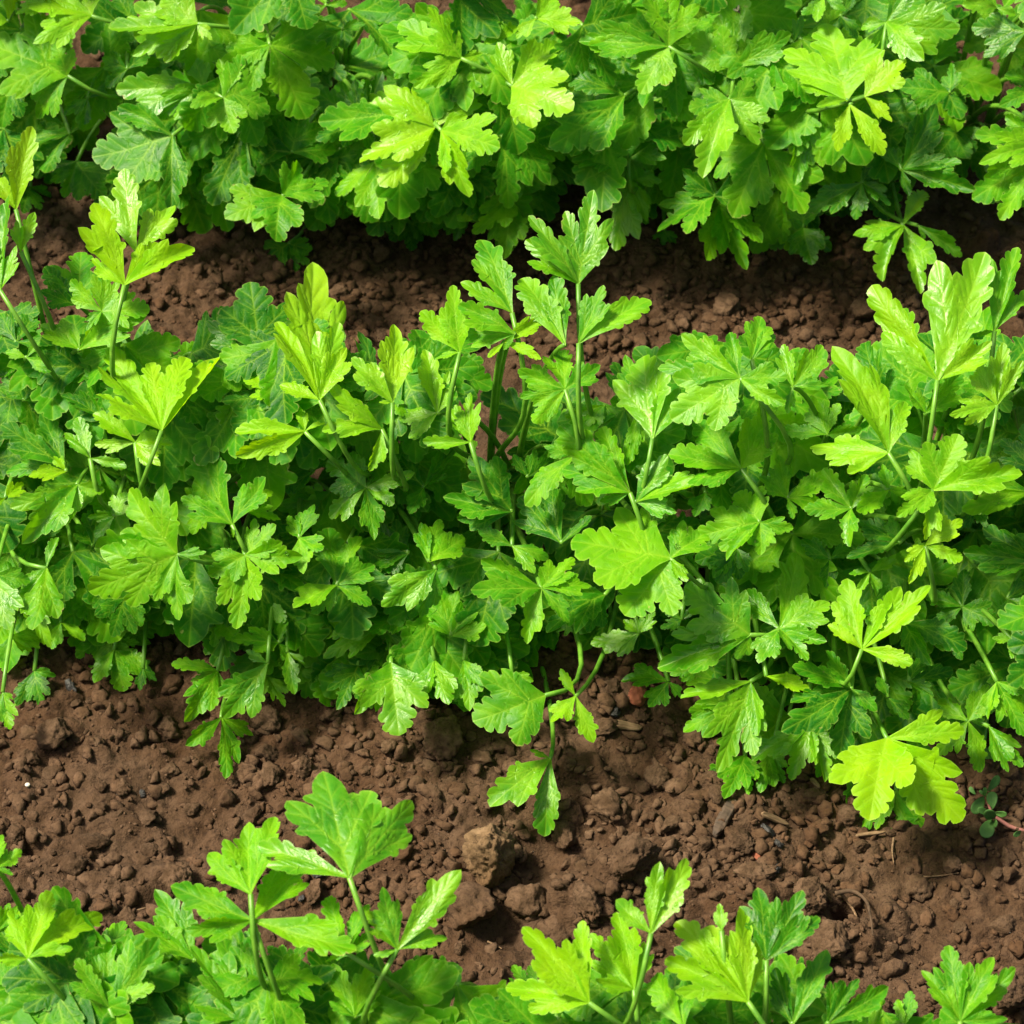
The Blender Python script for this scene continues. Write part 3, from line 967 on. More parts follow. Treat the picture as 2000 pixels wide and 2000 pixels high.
Z(0, 0, 0, [
    (255, 285, 3, [(-50, 160, .8), (140, 455, .55), (215, 160, .7)], M_, (400, 390)),
    (345, 60, 3, [(130, 175, .45), (300, -60, .7), (60, -20, .6)], Y_, (440, 90)),
    (745, 90, 4, [(410, 110, .65), (800, 150, .6), (620, 235, .45), (600, -50, .7), (500, 210, .5)], Y_, (900, 110)),
    (770, 330, 3, [(435, 340, .6), (590, 445, .5), (720, 200, .6)], M_, (800, 350)),
    (842, 370, 4, [(1030, 280, .8), (880, 505, .75), (720, 405, .5), (900, 205, .55)], M_, (760, 330)),
    (650, 512, 4, [(350, 590, .8), (640, 805, .5), (690, 655, .35), (440, 400, .5)], D_, (740, 460)),
    (1065, 740, 4, [(850, 830, .7), (1240, 680, .65), (1035, 915, .75), (1130, 605, .7)], M_, (1200, 650)),
    (1015, 130, 2, [(905, 120, .5), (1055, 195, .4), (1050, 40, .4), (920, 250, .5)], M_, (980, 50)),
    (1290, 110, 2, [(1180, 185, .7), (1380, 90, .5), (1160, 80, .4)], D_, (1400, 60)),
    (1100, 575, 2, [(835, 560, .5), (1140, 390, .7), (1270, 560, .6), (960, 440, .6)], D_),
    (1370, 460, 2, [(1195, 340, .7), (1190, 530, .6), (1340, 300, .5), (1400, 590, .5), (1440, 270, .5)], D_),
    (1640, 480, 4, [(1370, 430, .6), (1450, 330, .6), (1355, 610, .6), (1440, 710, .5), (1830, 330, .5), (1770, 250, .45)], YY, (1720, 440)),
    (1665, 492, 5, [(1775, 740, .8), (1895, 550, .55), (1690, 660, .35), (1760, 430, .5)], Y_, (1640, 470)),
    (1740, 220, 4, [(1500, 100, .7), (1610, 30, .6), (1560, 330, .5), (1820, 200, .4)], Y_, (1800, 250)),
    (1810, 180, 3, [(1430, 110, .5), (1760, -20, .6), (1950, 90, .5)], M_),
    (1420, 610, 2, [(1275, 750, .6), (1430, 830, .6), (1585, 700, .6)], M_),
    (1540, 840, -3, [(1470, 905, .8), (1548, 948, .8), (1615, 880, .8)], D_),
    (1090, 920, -3, [(975, 1030, .8), (1110, 1045, .8), (1180, 950, .7)], D_, (1220, 850)),
    (265, 505, 1, [(105, 670, .5), (50, 560, .5), (330, 430, .6)], D_),
    (290, 610, 0, [(240, 745, .7), (400, 745, .8), (160, 640, .6)], D_),
    (115, 705, -2, [(85, 805, .8), (195, 740, .6), (50, 700, .6)], D_),
    (1930, 740, 1, [(1780, 880, .5), (1900, 980, .6), (1630, 760, .6)], M_),
    (1760, 800, 0, [(1635, 860, .6), (1715, 905, .5)], D_),
    (180, -10, 3, [(60, 60, .5), (330, 40, .6), (200, 90, .5)], Y_),
    (30, 80, 3, [(-80, 60, .6), (60, -40, .5)], Y_),
    (480, 260, 2, [(380, 220, .6), (400, 330, .6), (560, 200, .6)], D_),
    (330, 370, 2, [(240, 430, .6), (320, 470, .6), (400, 300, .6)], D_),
    (1560, 230, 2, [(1500, 180, .6), (1620, 150, .6), (1490, 300, .6)], M_),
    (960, 0, 3, [(860, -20, .5), (1000, 60, .5), (930, 90, .5)], Y_),
    (1230, 20, 3, [(1150, 60, .6), (1310, 10, .5), (1200, -60, .6)], M_),
    (1000, 480, 1, [(930, 420, .7), (1080, 420, .7), (1010, 520, .6)], D_),
    (700, 620, 0, [(740, 760, .7), (680, 800, .6), (800, 680, .6)], D_),
    (820, 660, 1, [(775, 780, .6), (860, 720, .6)], D_),
    (1690, 640, 1, [(1600, 700, .6), (1700, 770, .6), (1780, 650, .6)], D_),
    (40, 320, 1, [(0, 480, .7), (90, 440, .6)], D_),
])
Z(1000, 0, 0, [
    (590, 175, 4, [(250, 150, .55), (590, -80, .65), (480, 350, .65), (290, 190, .35)], M_, (760, 280)),
    (615, 190, 2, [(620, 435, .8), (765, 315, .5), (500, 400, .5)], D_, (760, 290)),
    (0, 325, 4, [(175, 150, .55), (230, 425, .65), (85, 495, .6), (-60, 160, .5)], Y_, (-80, 280)),
    (425, 360, 3, [(145, 565, .6), (330, 580, .55), (200, 300, .5)], D_, (480, 330)),
    (840, 255, 3, [(820, -60, .55), (680, 130, .65), (1050, 120, .5)], M_, (830, 340)),
    (820, 375, 4, [(665, 410, .65), (710, 665, .6), (965, 370, .7), (930, 545, .65), (650, 550, .4)], M_, (835, 330)),
    (1262, 378, 5, [(1190, 105, .75), (1065, 260, .5), (1150, 400, .4)], Y_, (1330, 365)),
    (1275, 395, 5, [(1405, 585, .45), (1220, 570, .45)], YY, (1300, 380)),
    (1330, 365, 5, [(1485, 220, .65), (1430, 465, .5)], YY, (1270, 385)),
    (1110, 445, 3, [(975, 560, .8), (1000, 370, .6), (1265, 640, .55), (1060, 700, .4)], M_),
    (1412, 85, 4, [(1315, 110, .6), (1520, -60, .5), (1690, 110, .6), (1560, 225, .6), (1370, 200, .5)], M_, (1400, 180)),
    (1940, 120, 3, [(1735, 110, .6), (1780, 220, .5)], D_),
    (2010, 540, 4, [(1750, 510, .5), (1760, 620, .5), (1860, 440, .4)], M_),
    (2010, 600, 4, [(1850, 845, .6), (1745, 760, .6), (1960, 860, .5)], M_),
    (2010, 330, 2, [(1860, 280, .6), (1840, 400, .5)], D_),
    (440, 600, 2, [(250, 640, .6), (380, 470, .7), (595, 500, .75), (320, 690, .5)], D_, (440, 680)),
    (440, 670, 1, [(400, 955, .5), (565, 680, .5), (510, 840, .5), (340, 740, .4)], M_),
    (40, 620, 1, [(175, 690, .6), (30, 750, .6), (160, 600, .5)], M_),
    (30, 730, 0, [(-55, 960, .5), (115, 800, .6), (0, 960, .5)], M_),
    (765, 740, 2, [(545, 870, .7), (640, 640, .6), (970, 670, .6), (920, 770, .5)], D_),
    (785, 770, 1, [(740, 985, .55), (885, 1015, .6), (945, 920, .5), (870, 800, .4)], M_),
    (1320, 690, 2, [(1115, 800, .5), (1300, 830, .6), (1425, 780, .5), (1370, 620, .6)], D_),
    (1100, 860, 0, [(965, 930, .7), (1130, 1005, .7), (1210, 940, .6), (1070, 730, .7)], D_),
    (950, 750, -1, [(865, 835, .6), (1015, 740, .6)], D_),
    (1470, 640, 3, [(1610, 390, .45), (1745, 725, .3), (1700, 620, .3), (1400, 540, .5), (1500, 740, .4)], D_),
    (1475, 850, 2, [(1285, 890, .5), (1385, 1050, .5), (1545, 1090, .4), (1560, 715, .45)], M_, (1410, 710)),
    (1530, 850, 2, [(1700, 965, .3), (1560, 900, .5)], M_, (1475, 840)),
    (575, 870, -3, [(540, 945, .7), (612, 930, .7)], D_),
    (1650, 350, 1, [(1460, 330, .7), (1660, 240, .6), (1570, 390, .6)], D_),
    (1690, 480, -1, [(1590, 600, .8), (1745, 580, .8), (1700, 410, .6)], D_),
    (900, 620, 2, [(860, 560, .6), (990, 560, .6), (960, 690, .6), (830, 600, .6)], M_),
    (1060, 560, 1, [(1010, 620, .6), (1110, 690, .6), (1160, 560, .6)], M_),
    (250, 200, 1, [(170, 290, .6), (330, 260, .6), (200, 150, .6)], D_),
    (640, 20, 3, [(680, 80, .6), (560, 60, .6), (620, -60, .6)], M_),
    (1060, 160, 2, [(1010, 250, .6), (1120, 220, .6), (1090, 60, .5)], D_),
    (1240, 60, 2, [(1180, 120, .6), (1300, 150, .6), (1290, -20, .5)], D_),
    (1830, 30, 3, [(1700, 20, .6), (1900, 60, .6), (1780, -60, .6)], M_),
    (1180, -10, 3, [(1090, 60, .6), (1260, 40, .5), (1150, 80, .5)], M_),
    (90, 70, 4, [(260, 90, .6), (160, -30, .6), (20, 150, .5)], Y_),
    (700, 520, 1, [(600, 480, .6), (640, 560, .6)], D_),
    (1480, 430, 1, [(1420, 500, .6), (1520, 560, .6), (1560, 440, .6)], D_),
])
Z(0, 0, 1, [
    (60, 790, 5, [(130, 480, .35), (-30, 650, .3)], YY, (120, 1040)),
    (78, 950, 4, [(130, 800, .45), (60, 830, .3)], Y_, (125, 1050)),
    (0, 1095, 5, [(30, 735, .45), (-80, 900, .5), (70, 930, .45)], M_, (90, 1240)),
    (470, 1075, 5, [(350, 765, .5), (345, 975, .3), (738, 935, .4), (590, 920, .45)], YY, (450, 1150)),
    (515, 950, 5, [(470, 650, .55), (655, 770, .45)], Y_, (480, 1060)),
    (290, 1150, 2, [(165, 1015, .7), (310, 950, .7), (150, 1100, .6)], D_),
    (385, 1175, 3, [(565, 1170, .65), (400, 1000, .6), (260, 1060, .6), (330, 1250, .5)], M_),
    (980, 1335, 2, [(950, 1065, .85), (1060, 1290, .5), (780, 1215, .45)], D_, (985, 1400)),
    (60, 1290, 2, [(0, 1180, .5), (130, 1180, .6), (200, 1300, .5)], D_),
    (500, 1290, 1, [(610, 1280, .6), (560, 1340, .5), (450, 1340, .6)], D_),
])
Z(1000, 0, 1, [
    (250, 1070, 5, [(60, 815, .6), (310, 720, .5), (45, 910, .3)], M_, (250, 1290)),
    (252, 1295, 5, [(515, 1130, .45), (350, 1080, .4)], M_, (250, 1350)),
    (200, 1300, 4, [(30, 1045, .5), (150, 1040, .4)], M_),
    (0, 1180, 5, [(-110, 900, .45), (-195, 1070, .45)], M_, (20, 1260)),
    (10, 1260, 4, [(-205, 1150, .55), (-200, 1260, .55), (-30, 1320, .4)], M_),
    (-30, 1290, 4, [(125, 1200, .3), (110, 1360, .3), (-90, 1350, .4)], YY),
])
Z(0, 600, 1, [
    (610, 465, 5, [(400, 150, .35), (365, 320, .5), (560, 210, .35), (830, 170, .5), (700, 190, .3)], YY, (590, 520)),
    (510, 510, 4, [(350, 400, .5), (355, 520, .4), (610, 600, .5), (650, 520, .5)], YY, (530, 690)),
    (340, 570, 4, [(290, 420, .6), (250, 500, .35), (480, 600, .4)], M_, (350, 640)),
    (245, 600, 3, [(0, 450, .5), (150, 400, .5), (20, 620, .35)], D_),
    (375, 410, 3, [(335, 220, .45), (230, 330, .5)], D_, (390, 480)),
    (290, 670, 4, [(35, 750, .5), (75, 895, .4), (395, 690, .6), (250, 810, .55)], M_, (340, 560)),
    (250, 620, 4, [(110, 640, .5), (200, 565, .5)], YY),
    (20, 720, 3, [(90, 660, .6), (-40, 740, .6)], YY),
    (668, 932, 5, [(490, 685, .65), (330, 1070, .6), (690, 1180, .5), (780, 925, .35), (345, 900, .35), (585, 1110, .4)], M_, (740, 960)),
    (875, 820, 4, [(740, 490, .6), (680, 720, .45), (1000, 640, .5), (880, 870, .3)], M_, (900, 880)),
    (900, 760, 3, [(1060, 800, .5), (1030, 690, .5)], Y_),
    (925, 935, 4, [(785, 1010, .65), (1040, 820, .75), (1140, 945, .6), (890, 1215, .6)], M_, (900, 880)),
    (770, 480, 2, [(690, 370, .5), (845, 330, .5), (830, 460, .3)], D_, (770, 560)),
    (1205, 350, 5, [(1185, -168, .36), (1040, 50, .4), (1055, 290, .6), (1275, 60, .4), (1300, 150, .4)], YY, (1240, 430)),
    (1040, 330, 3, [(930, 240, .6), (940, 340, .6), (1050, 220, .5)], Y_),
    (900, 380, 2, [(850, 220, .6), (870, 330, .6), (960, 290, .6)], D_),
    (1150, 470, 4, [(885, 475, .3), (1130, 375, .4), (890, 565, .3), (1230, 440, .35)], YY, (1200, 520)),
    (1440, 460, 4, [(1215, 470, .35), (1240, 290, .5), (1400, 620, .4), (1320, 370, .5)], Y_, (1475, 540)),
    (1480, 360, 5, [(1320, 200, .42), (1500, 50, .33), (1430, 360, .35)], YY, (1476, 530)),
    (1650, 400, 3, [(1505, 430, .6), (1695, 240, .5), (1610, 160, .4), (1545, 500, .3)], Y_),
    (1775, 510, 4, [(1775, 320, .5), (1595, 510, .35), (1690, 380, .4)], Y_, (1800, 600)),
    (1735, 170, 4, [(1585, 20, .45), (1720, -80, .5), (1640, 200, .25)], Y_, (1700, 310)),
    (1380, 680, 2, [(1235, 580, .7), (1240, 795, .6), (1410, 880, .5), (1490, 740, .5), (1565, 620, .4)], M_),
    (1930, 770, 3, [(1670, 710, .8), (1760, 570, .6), (1720, 800, .5)], D_),
    (1270, 1050, 3, [(1230, 840, .6), (1350, 850, .55), (1105, 1130, .5), (1415, 970, .6), (1405, 1120, .6), (1180, 1160, .55)], M_),
    (1540, 930, 1, [(1370, 960, .8), (1400, 830, .7), (1430, 1010, .6)], D_),
    (1620, 960, 3, [(1585, 820, .6), (1745, 870, .6), (1660, 800, .5), (1610, 900, .4)], M_),
    (1645, 990, 3, [(1440, 1130, .55), (1585, 1170, .6)], M_),
    (1700, 1240, 2, [(1650, 1030, .6), (1810, 1100, .5), (1835, 1200, .6), (1610, 1160, .5)], M_),
    (1130, 870, 3, [(1190, 745, .6), (1225, 920, .6), (1140, 1005, .6), (1090, 790, .5)], M_),
    (1000, 1100, 1, [(950, 1210, .7), (1090, 1080, .6), (1080, 1190, .5)], M_),
    (830, 1160, 1, [(730, 1210, .7), (805, 1285, .6), (900, 1260, .6)], M_),
    (175, 985, 4, [(130, 1230, .5), (60, 1120, .5), (215, 865, .4)], M_, (110, 980)),
    (-20, 1010, 5, [(115, 1030, .6), (40, 1215, .6)], M_),
    (400, 1240, -1, [(285, 1320, .8), (420, 1400, .9), (520, 1330, .6), (630, 1200, .55), (300, 1200, .6)], M_),
    (470, 1100, 1, [(420, 1245, .8), (545, 1080, .7), (310, 1100, .7), (540, 1200, .6)], D_),
    (1445, 1210, 1, [(1205, 1230, .6), (1225, 1330, .6), (1640, 1190, .6), (1560, 1345, .6), (1400, 1090, .6)], M_),
    (1050, 1265, 2, [(875, 1250, .5), (1085, 1170, .4), (1095, 1345, .5)], M_, (1090, 1240)),
    (640, 880, 1, [(560, 650, .7), (680, 620, .6), (720, 760, .6)], D_),
    (130, 890, 1, [(60, 800, .6), (220, 800, .6), (60, 950, .6)], D_),
    (350, 900, 1, [(290, 820, .7), (370, 730, .6), (450, 800, .6)], D_),
    (430, 790, 3, [(360, 870, .6), (330, 790, .5), (480, 700, .7)], M_),
    (1180, 620, 1, [(1050, 560, .7), (1250, 540, .6), (1060, 700, .6)], D_),
    (1220, 720, 0, [(1060, 740, .7), (1150, 680, .7)], M_),
    (1600, 680, 1, [(1500, 560, .6), (1700, 600, .6), (1550, 780, .6), (1720, 520, .6)], D_),
    (1250, 430, 3, [(1230, 300, .5), (1370, 360, .5), (1290, 530, .5)], Y_),
    (1380, 370, 2, [(1290, 180, .5), (1360, 80, .3), (1440, 260, .4)], D_),
    (1500, 300, 2, [(1560, 140, .5), (1520, 420, .6), (1610, 330, .5)], M_),
    (90, 350, 2, [(0, 240, .7), (60, 200, .6), (220, 310, .7), (150, 240, .6)], D_),
    (300, 160, 3, [(560, 30, .5), (400, 60, .5), (150, 60, .6), (270, 60, .3)], M_),
    (100, 190, 3, [(20, 170, .5), (190, 240, .5), (150, 130, .5)], M_),
    (60, 1080, 2, [(20, 960, .6), (150, 1180, .6), (190, 1280, .6)], M_),
    (40, 1240, 1, [(10, 1340, .6), (120, 1300, .6), (180, 1260, .5)], M_),
    (230, 1190, 1, [(190, 1290, .6), (280, 1120, .6), (320, 1260, .6)], M_),
    (560, 1010, 1, [(540, 1090, .6), (610, 1080, .5), (500, 960, .6)], D_),
    (1080, 1080, 1, [(1200, 1040, .6), (1060, 1010, .6), (1190, 1110, .5)], D_),
    (1520, 1120, 1, [(1450, 1180, .6), (1600, 1110, .6), (1500, 1240, .6)], D_),
    (760, 1050, 1, [(740, 1140, .6), (830, 1100, .6), (700, 1010, .6)], D_),
    (780, 760, 2, [(700, 680, .6), (730, 860, .7), (850, 740, .6)], M_),
])
Z(1000, 600, 1, [
    (860, 267, 5, [(550, 225, .38), (640, 115, .42), (815, 90, .42), (600, 425, .65), (1040, 265, .6), (1035, 365, .4)], M_, (930, 340)),
    (905, 200, 4, [(930, 38, .55), (990, 100, .4)], M_, (920, 260)),
    (1060, 300, 4, [(1170, 140, .45), (1195, 300, .3), (1020, 140, .4), (1040, 400, .5)], M_),
    (1420, 550, 5, [(1200, 160, .42), (1490, 350, .5), (1130, 545, .5), (1270, 635, .35)], Y_, (1500, 670)),
    (530, 495, 4, [(480, 180, .6), (640, 290, .5)], M_, (500, 700)),
    (865, 610, 4, [(590, 560, .5), (660, 670, .45), (960, 370, .55), (690, 430, .5)], M_, (990, 780)),
    (445, 700, 4, [(180, 450, .6), (185, 610, .55), (330, 450, .5), (330, 735, .35)], M_, (460, 740)),
    (470, 735, 4, [(750, 655, .5), (590, 560, .5), (620, 775, .4)], M_, (440, 700)),
    (597, 948, 5, [(225, 890, 1.0), (420, 1158, .85), (740, 850, .75), (660, 1040, .5)], M_, (650, 1000)),
    (935, 812, 4, [(690, 865, .6), (850, 690, .75), (1062, 830, .55), (940, 935, .7), (800, 945, .4)], M_),
    (1040, 720, 3, [(930, 640, .6), (1195, 620, .6), (1170, 740, .7), (1000, 560, .5), (1060, 800, .5)], M_),
    (1280, 760, 3, [(1170, 610, .6), (1340, 630, .5), (1100, 770, .5), (1270, 900, .6)], M_),
    (1420, 690, 3, [(1300, 770, .6), (1400, 590, .5), (1500, 700, .5)], M_),
    (1590, 690, 5, [(1500, 540, .6), (1690, 480, .7), (1925, 620, .4), (1450, 790, .5), (1560, 880, .45)], Y_, (1540, 760)),
    (1560, 900, 5, [(1700, 800, .5), (1700, 950, .5), (1480, 960, .5), (1500, 1040, .35)], YY, (1580, 1000)),
    (1010, 1215, 4, [(1065, 930, .4), (880, 1075, .5), (1200, 1110, .6), (930, 1345, .6), (1110, 1345, .5), (1190, 1260, .4)], M_, (960, 1250)),
    (897, 1236, 4, [(661, 1045, .65), (545, 1350, .65), (840, 1325, .7), (600, 1230, .4)], M_, (960, 1245)),
    (1320, 1290, 5, [(1270, 1020, .5), (1190, 1200, .4), (1575, 1035, .35), (1440, 1080, .3), (1515, 1345, .4)], YY, (1300, 1352)),
    (110, 1060, 5, [(235, 955, .55), (300, 1050, .45), (215, 1190, .5), (50, 1265, .5), (-150, 1070, .6), (-120, 960, .5)], M_, (90, 1000)),
    (185, 890, 3, [(20, 720, .55), (150, 650, .4), (300, 790, .4)], D_),
    (0, 900, 3, [(-130, 830, .6), (140, 950, .5), (80, 1010, .5)], M_),
    (200, 310, 4, [(30, 340, .45), (180, 150, .6), (335, 220, .6), (80, 445, .5), (20, 240, .5)], M_, (240, 420)),
    (1460, 890, 2, [(1265, 955, .4), (1290, 800, .5), (1420, 790, .5)], D_),
    (350, 1085, 2, [(130, 1235, .6), (290, 1230, .55), (200, 1100, .5)], D_, (380, 1060)),
    (850, 910, 1, [(690, 960, .8), (770, 1040, .7), (890, 1000, .6)], D_),
    (1990, 960, 2, [(1700, 930, .35), (1770, 850, .5), (1760, 1000, .4), (1900, 860, .4)], D_),
    (1990, 640, 2, [(1840, 500, .5), (1930, 440, .5)], D_),
    (1960, 700, 2, [(1700, 790, .4), (1780, 680, .4), (1740, 730, .3)], M_),
    (1700, 1130, 1, [(1550, 1090, .6), (1600, 1180, .6), (1710, 990, .6), (1830, 1190, .7)], D_),
    (1480, 1190, 3, [(1720, 1280, .5), (1580, 1352, .5), (1400, 1180, .5)], D_),
    (1870, 1100, 2, [(1960, 1040, .6), (1850, 1190, .6), (1980, 1160, .5)], D_),
    (1890, 1260, 3, [(1810, 1250, .5), (1930, 1170, .5), (1920, 1352, .5)], M_),
    (1605, 275, 5, [(1365, -75, .5), (1780, -210, .5), (1395, 100, .3), (1810, 130, .35)], Y_, (1578, 500)),
    (1830, 370, 4, [(1745, 195, .45), (1860, 140, .4), (1925, 200, .35), (1645, 410, .5)], Y_, (1810, 510)),
    (1820, 90, 4, [(1900, -235, .3), (1755, 110, .4), (1960, -60, .4)], M_, (1815, 160)),
    (1400, 340, 3, [(1330, 120, .5), (1440, 230, .5)], D_),
    (1560, 400, 3, [(1480, 290, .5), (1690, 340, .5), (1690, 250, .4)], M_),
    (1190, 480, 2, [(1020, 470, .5), (1130, 330, .6), (1320, 460, .5), (1230, 360, .5)], M_),
    (480, 380, 2, [(430, 180, .5), (390, 300, .5), (440, 600, .5), (460, 560, .4)], M_),
    (350, 370, 1, [(200, 410, .5), (280, 450, .6), (410, 440, .5)], M_),
    (60, 640, 1, [(0, 560, .6), (90, 540, .5), (160, 560, .5)], D_),
    (730, 700, 1, [(690, 790, .7), (790, 640, .6), (820, 760, .5)], D_),
    (1200, 950, 1, [(1090, 880, .6), (1280, 900, .6), (1180, 1060, .6)], D_),
    (480, 1230, 1, [(300, 1270, .6), (420, 1180, .6), (540, 1150, .6), (400, 1320, .5)], M_),
    (640, 1180, 1, [(560, 1110, .6), (560, 1210, .6), (700, 1130, .5)], D_),
    (1350, 1000, 2, [(1270, 1010, .5), (1380, 1090, .5), (1450, 950, .5), (1300, 1080, .4)], M_),
    (1750, 760, 1, [(1680, 720, .6), (1790, 830, .6), (1680, 840, .6)], D_),
    (1640, 1230, 1, [(1700, 1330, .6), (1560, 1200, .6), (1660, 1150, .5)], D_),
    (1160, 1180, 1, [(1250, 1170, .6), (1150, 1100, .6)], M_),
    (760, 400, 1, [(800, 330, .5), (700, 420, .6), (830, 420, .5)], D_),
    (240, 560, 2, [(60, 760, .5), (120, 530, .5)], M_),
])
Z(1000, 1300, 1, [
    (1280, 88, 4, [(1050, 130, .6), (1005, 250, .5), (1235, 350, .65), (1380, 170, .6), (1050, 10, .5), (1190, -60, .5)], D_, (1300, 20)),
    (1415, 275, 5, [(1345, 590, .65), (1705, 240, .5), (1710, 575, .62)], YY, (1370, 200)),
    (1450, 470, 2, [(1290, 635, .5), (1470, 728, .6), (1578, 640, .5)], M_, (1430, 330)),
    (900, 60, 4, [(770, 405, .65), (930, 270, .4), (635, 108, .2)], M_, (1000, 20)),
    (960, 40, 4, [(1080, 60, .5), (1130, 95, .3)], YY),
    (820, 150, 2, [(645, 250, .6), (690, 140, .5)], M_),
    (880, 340, 1, [(800, 505, .6), (725, 430, .5), (890, 490, .6)], M_),
    (980, 320, 1, [(940, 485, .5), (1025, 445, .5)], M_),
    (1130, 220, 2, [(905, 355, .5), (1050, 430, .5), (1190, 435, .5)], M_),
    (1190, 330, 1, [(1150, 420, .5), (1230, 420, .5)], M_),
    (1300, 360, 1, [(1210, 400, .6), (1260, 530, .5)], M_),
    (1720, 210, 3, [(1610, 340, .6), (1615, 120, .6), (1800, 70, .6), (1770, 400, .5)], M_, (1600, 160)),
    (1800, 230, 3, [(1870, 405, .45), (1930, 380, .5)], M_, (1750, 210)),
    (1830, 60, 4, [(1790, 200, .5), (1935, 270, .6), (1960, 100, .5)], M_),
    (1500, 60, 3, [(1590, 120, .5), (1670, 20, .4), (1560, -40, .5)], D_),
    (1420, 120, 2, [(1500, 200, .6), (1380, 40, .6)], D_),
    (1780, 300, 0, [(1790, 425, .6), (1740, 400, .6)], D_),
    (125, 112, 4, [(-150, 205, .75)], M_, (240, 105)),
    (240, 115, 4, [(180, 12, .45), (150, 218, .55), (312, 290, .5)], Y_, (350, 30)),
    (145, 350, 4, [(-92, 525, .62), (128, 645, .4), (68, 318, .25)], M_, (195, 235)),
    (1, 30, 2, [(-60, 100, .6), (80, 60, .6)], M_),
    (590, 60, 1, [(410, 50, .6), (520, 165, .6), (640, 120, .5)], D_),
    (700, 20, 2, [(560, 0, .5), (640, 60, .5)], M_),
])
Z(0, 1300, 1, [
    (1010, -10, 3, [(845, 205, .55), (930, -60, .5)], M_),
    (820, 20, 2, [(688, 215, .45), (645, 0, .3), (835, 120, .3), (720, 60, .5)], M_),
    (835, 195, 1, [(848, 432, .42), (705, 305, .5), (958, 260, .35)], M_, (835, 120)),
    (1010, 40, 1, [(1075, 155, .5), (970, 150, .5)], M_),
    (1085, -50, 2, [(1115, 108, .5), (1150, 0, .4)], M_),
    (1475, -10, 3, [(1490, 268, .75), (1340, 190, .5)], M_, (1480, -80)),
    (1350, 0, 1, [(1270, 165, .6), (1225, 40, .5)], D_),
    (1640, -20, 2, [(1600, 145, .5), (1690, 155, .5)], M_),
    (1750, -20, 2, [(1770, 175, .6), (1830, 80, .5)], M_),
    (130, 20, 0, [(155, 168, .6), (65, 155, .5), (210, 40, .5)], D_),
    (10, 100, 4, [(45, 240, .6), (50, 130, .5), (-40, 250, .5)], M_),
    (430, -60, 0, [(460, 98, .8), (360, 70, .6), (580, 40, .6)], M_),
    (540, 10, 0, [(530, 95, .5), (590, 60, .5)], D_),
])
Z(1000, 1300, 2, [
    (525, 1010, 5, [(392, 885, .62), (668, 728, .42), (555, 740, .3)], Y_, (478, 1262)),
    (460, 1222, 4, [(300, 1020, .45), (388, 930, .4), (505, 1035, .4), (310, 1180, .4)], Y_, (470, 1300)),
    (290, 1272, 5, [(45, 985, .48), (262, 965, .33), (-20, 1215, .5)], YY, (370, 1330)),
    (890, 1268, 5, [(612, 975, .42), (865, 915, .3), (945, 1010, .35), (575, 1115, .5), (720, 990, .3)], YY, (940, 1340)),
    (790, 1000, 4, [(785, 898, .55)], Y_, (800, 1100)),
    (960, 1112, 4, [(1095, 845, .62), (1158, 945, .4), (915, 842, .5)], D_, (960, 1200)),
    (880, 1080, 3, [(860, 950, .4), (955, 1010, .5)], D_),
    (1060, 1352, 4, [(985, 1135, .4), (1188, 1078, .4), (975, 1220, .5)], D_),
    (1190, 1352, 5, [(1425, 1205, .4), (1310, 1180, .4), (1250, 1180, .35)], D_),
    (1692, 1342, 5, [(1545, 1150, .38), (1640, 1055, .42), (1810, 1088, .4), (1898, 1140, .35), (1870, 1335, .35)], M_, (1690, 1400)),
    (1480, 1360, 3, [(1450, 1262, .5), (1500, 1228, .6)], M_),
    (650, 1370, 5, [(660, 1185, .45), (530, 1165, .5)], M_),
    (460, 1352, 3, [(400, 1250, .6), (540, 1290, .6)], D_),
    (120, 1300, 2, [(0, 1130, .5), (60, 1130, .5), (40, 1300, .5)], M_),
    (1350, 1400, 4, [(1400, 1220, .4), (1300, 1290, .5)], M_),
    (780, 1370, 3, [(720, 1290, .5), (830, 1290, .5)], M_),
    (-60, 1352, 3, [(-130, 1290, .5), (-30, 1240, .5)], M_),
    (240, 1400, 3, [(330, 1230, .6), (180, 1310, .5)], D_),
])
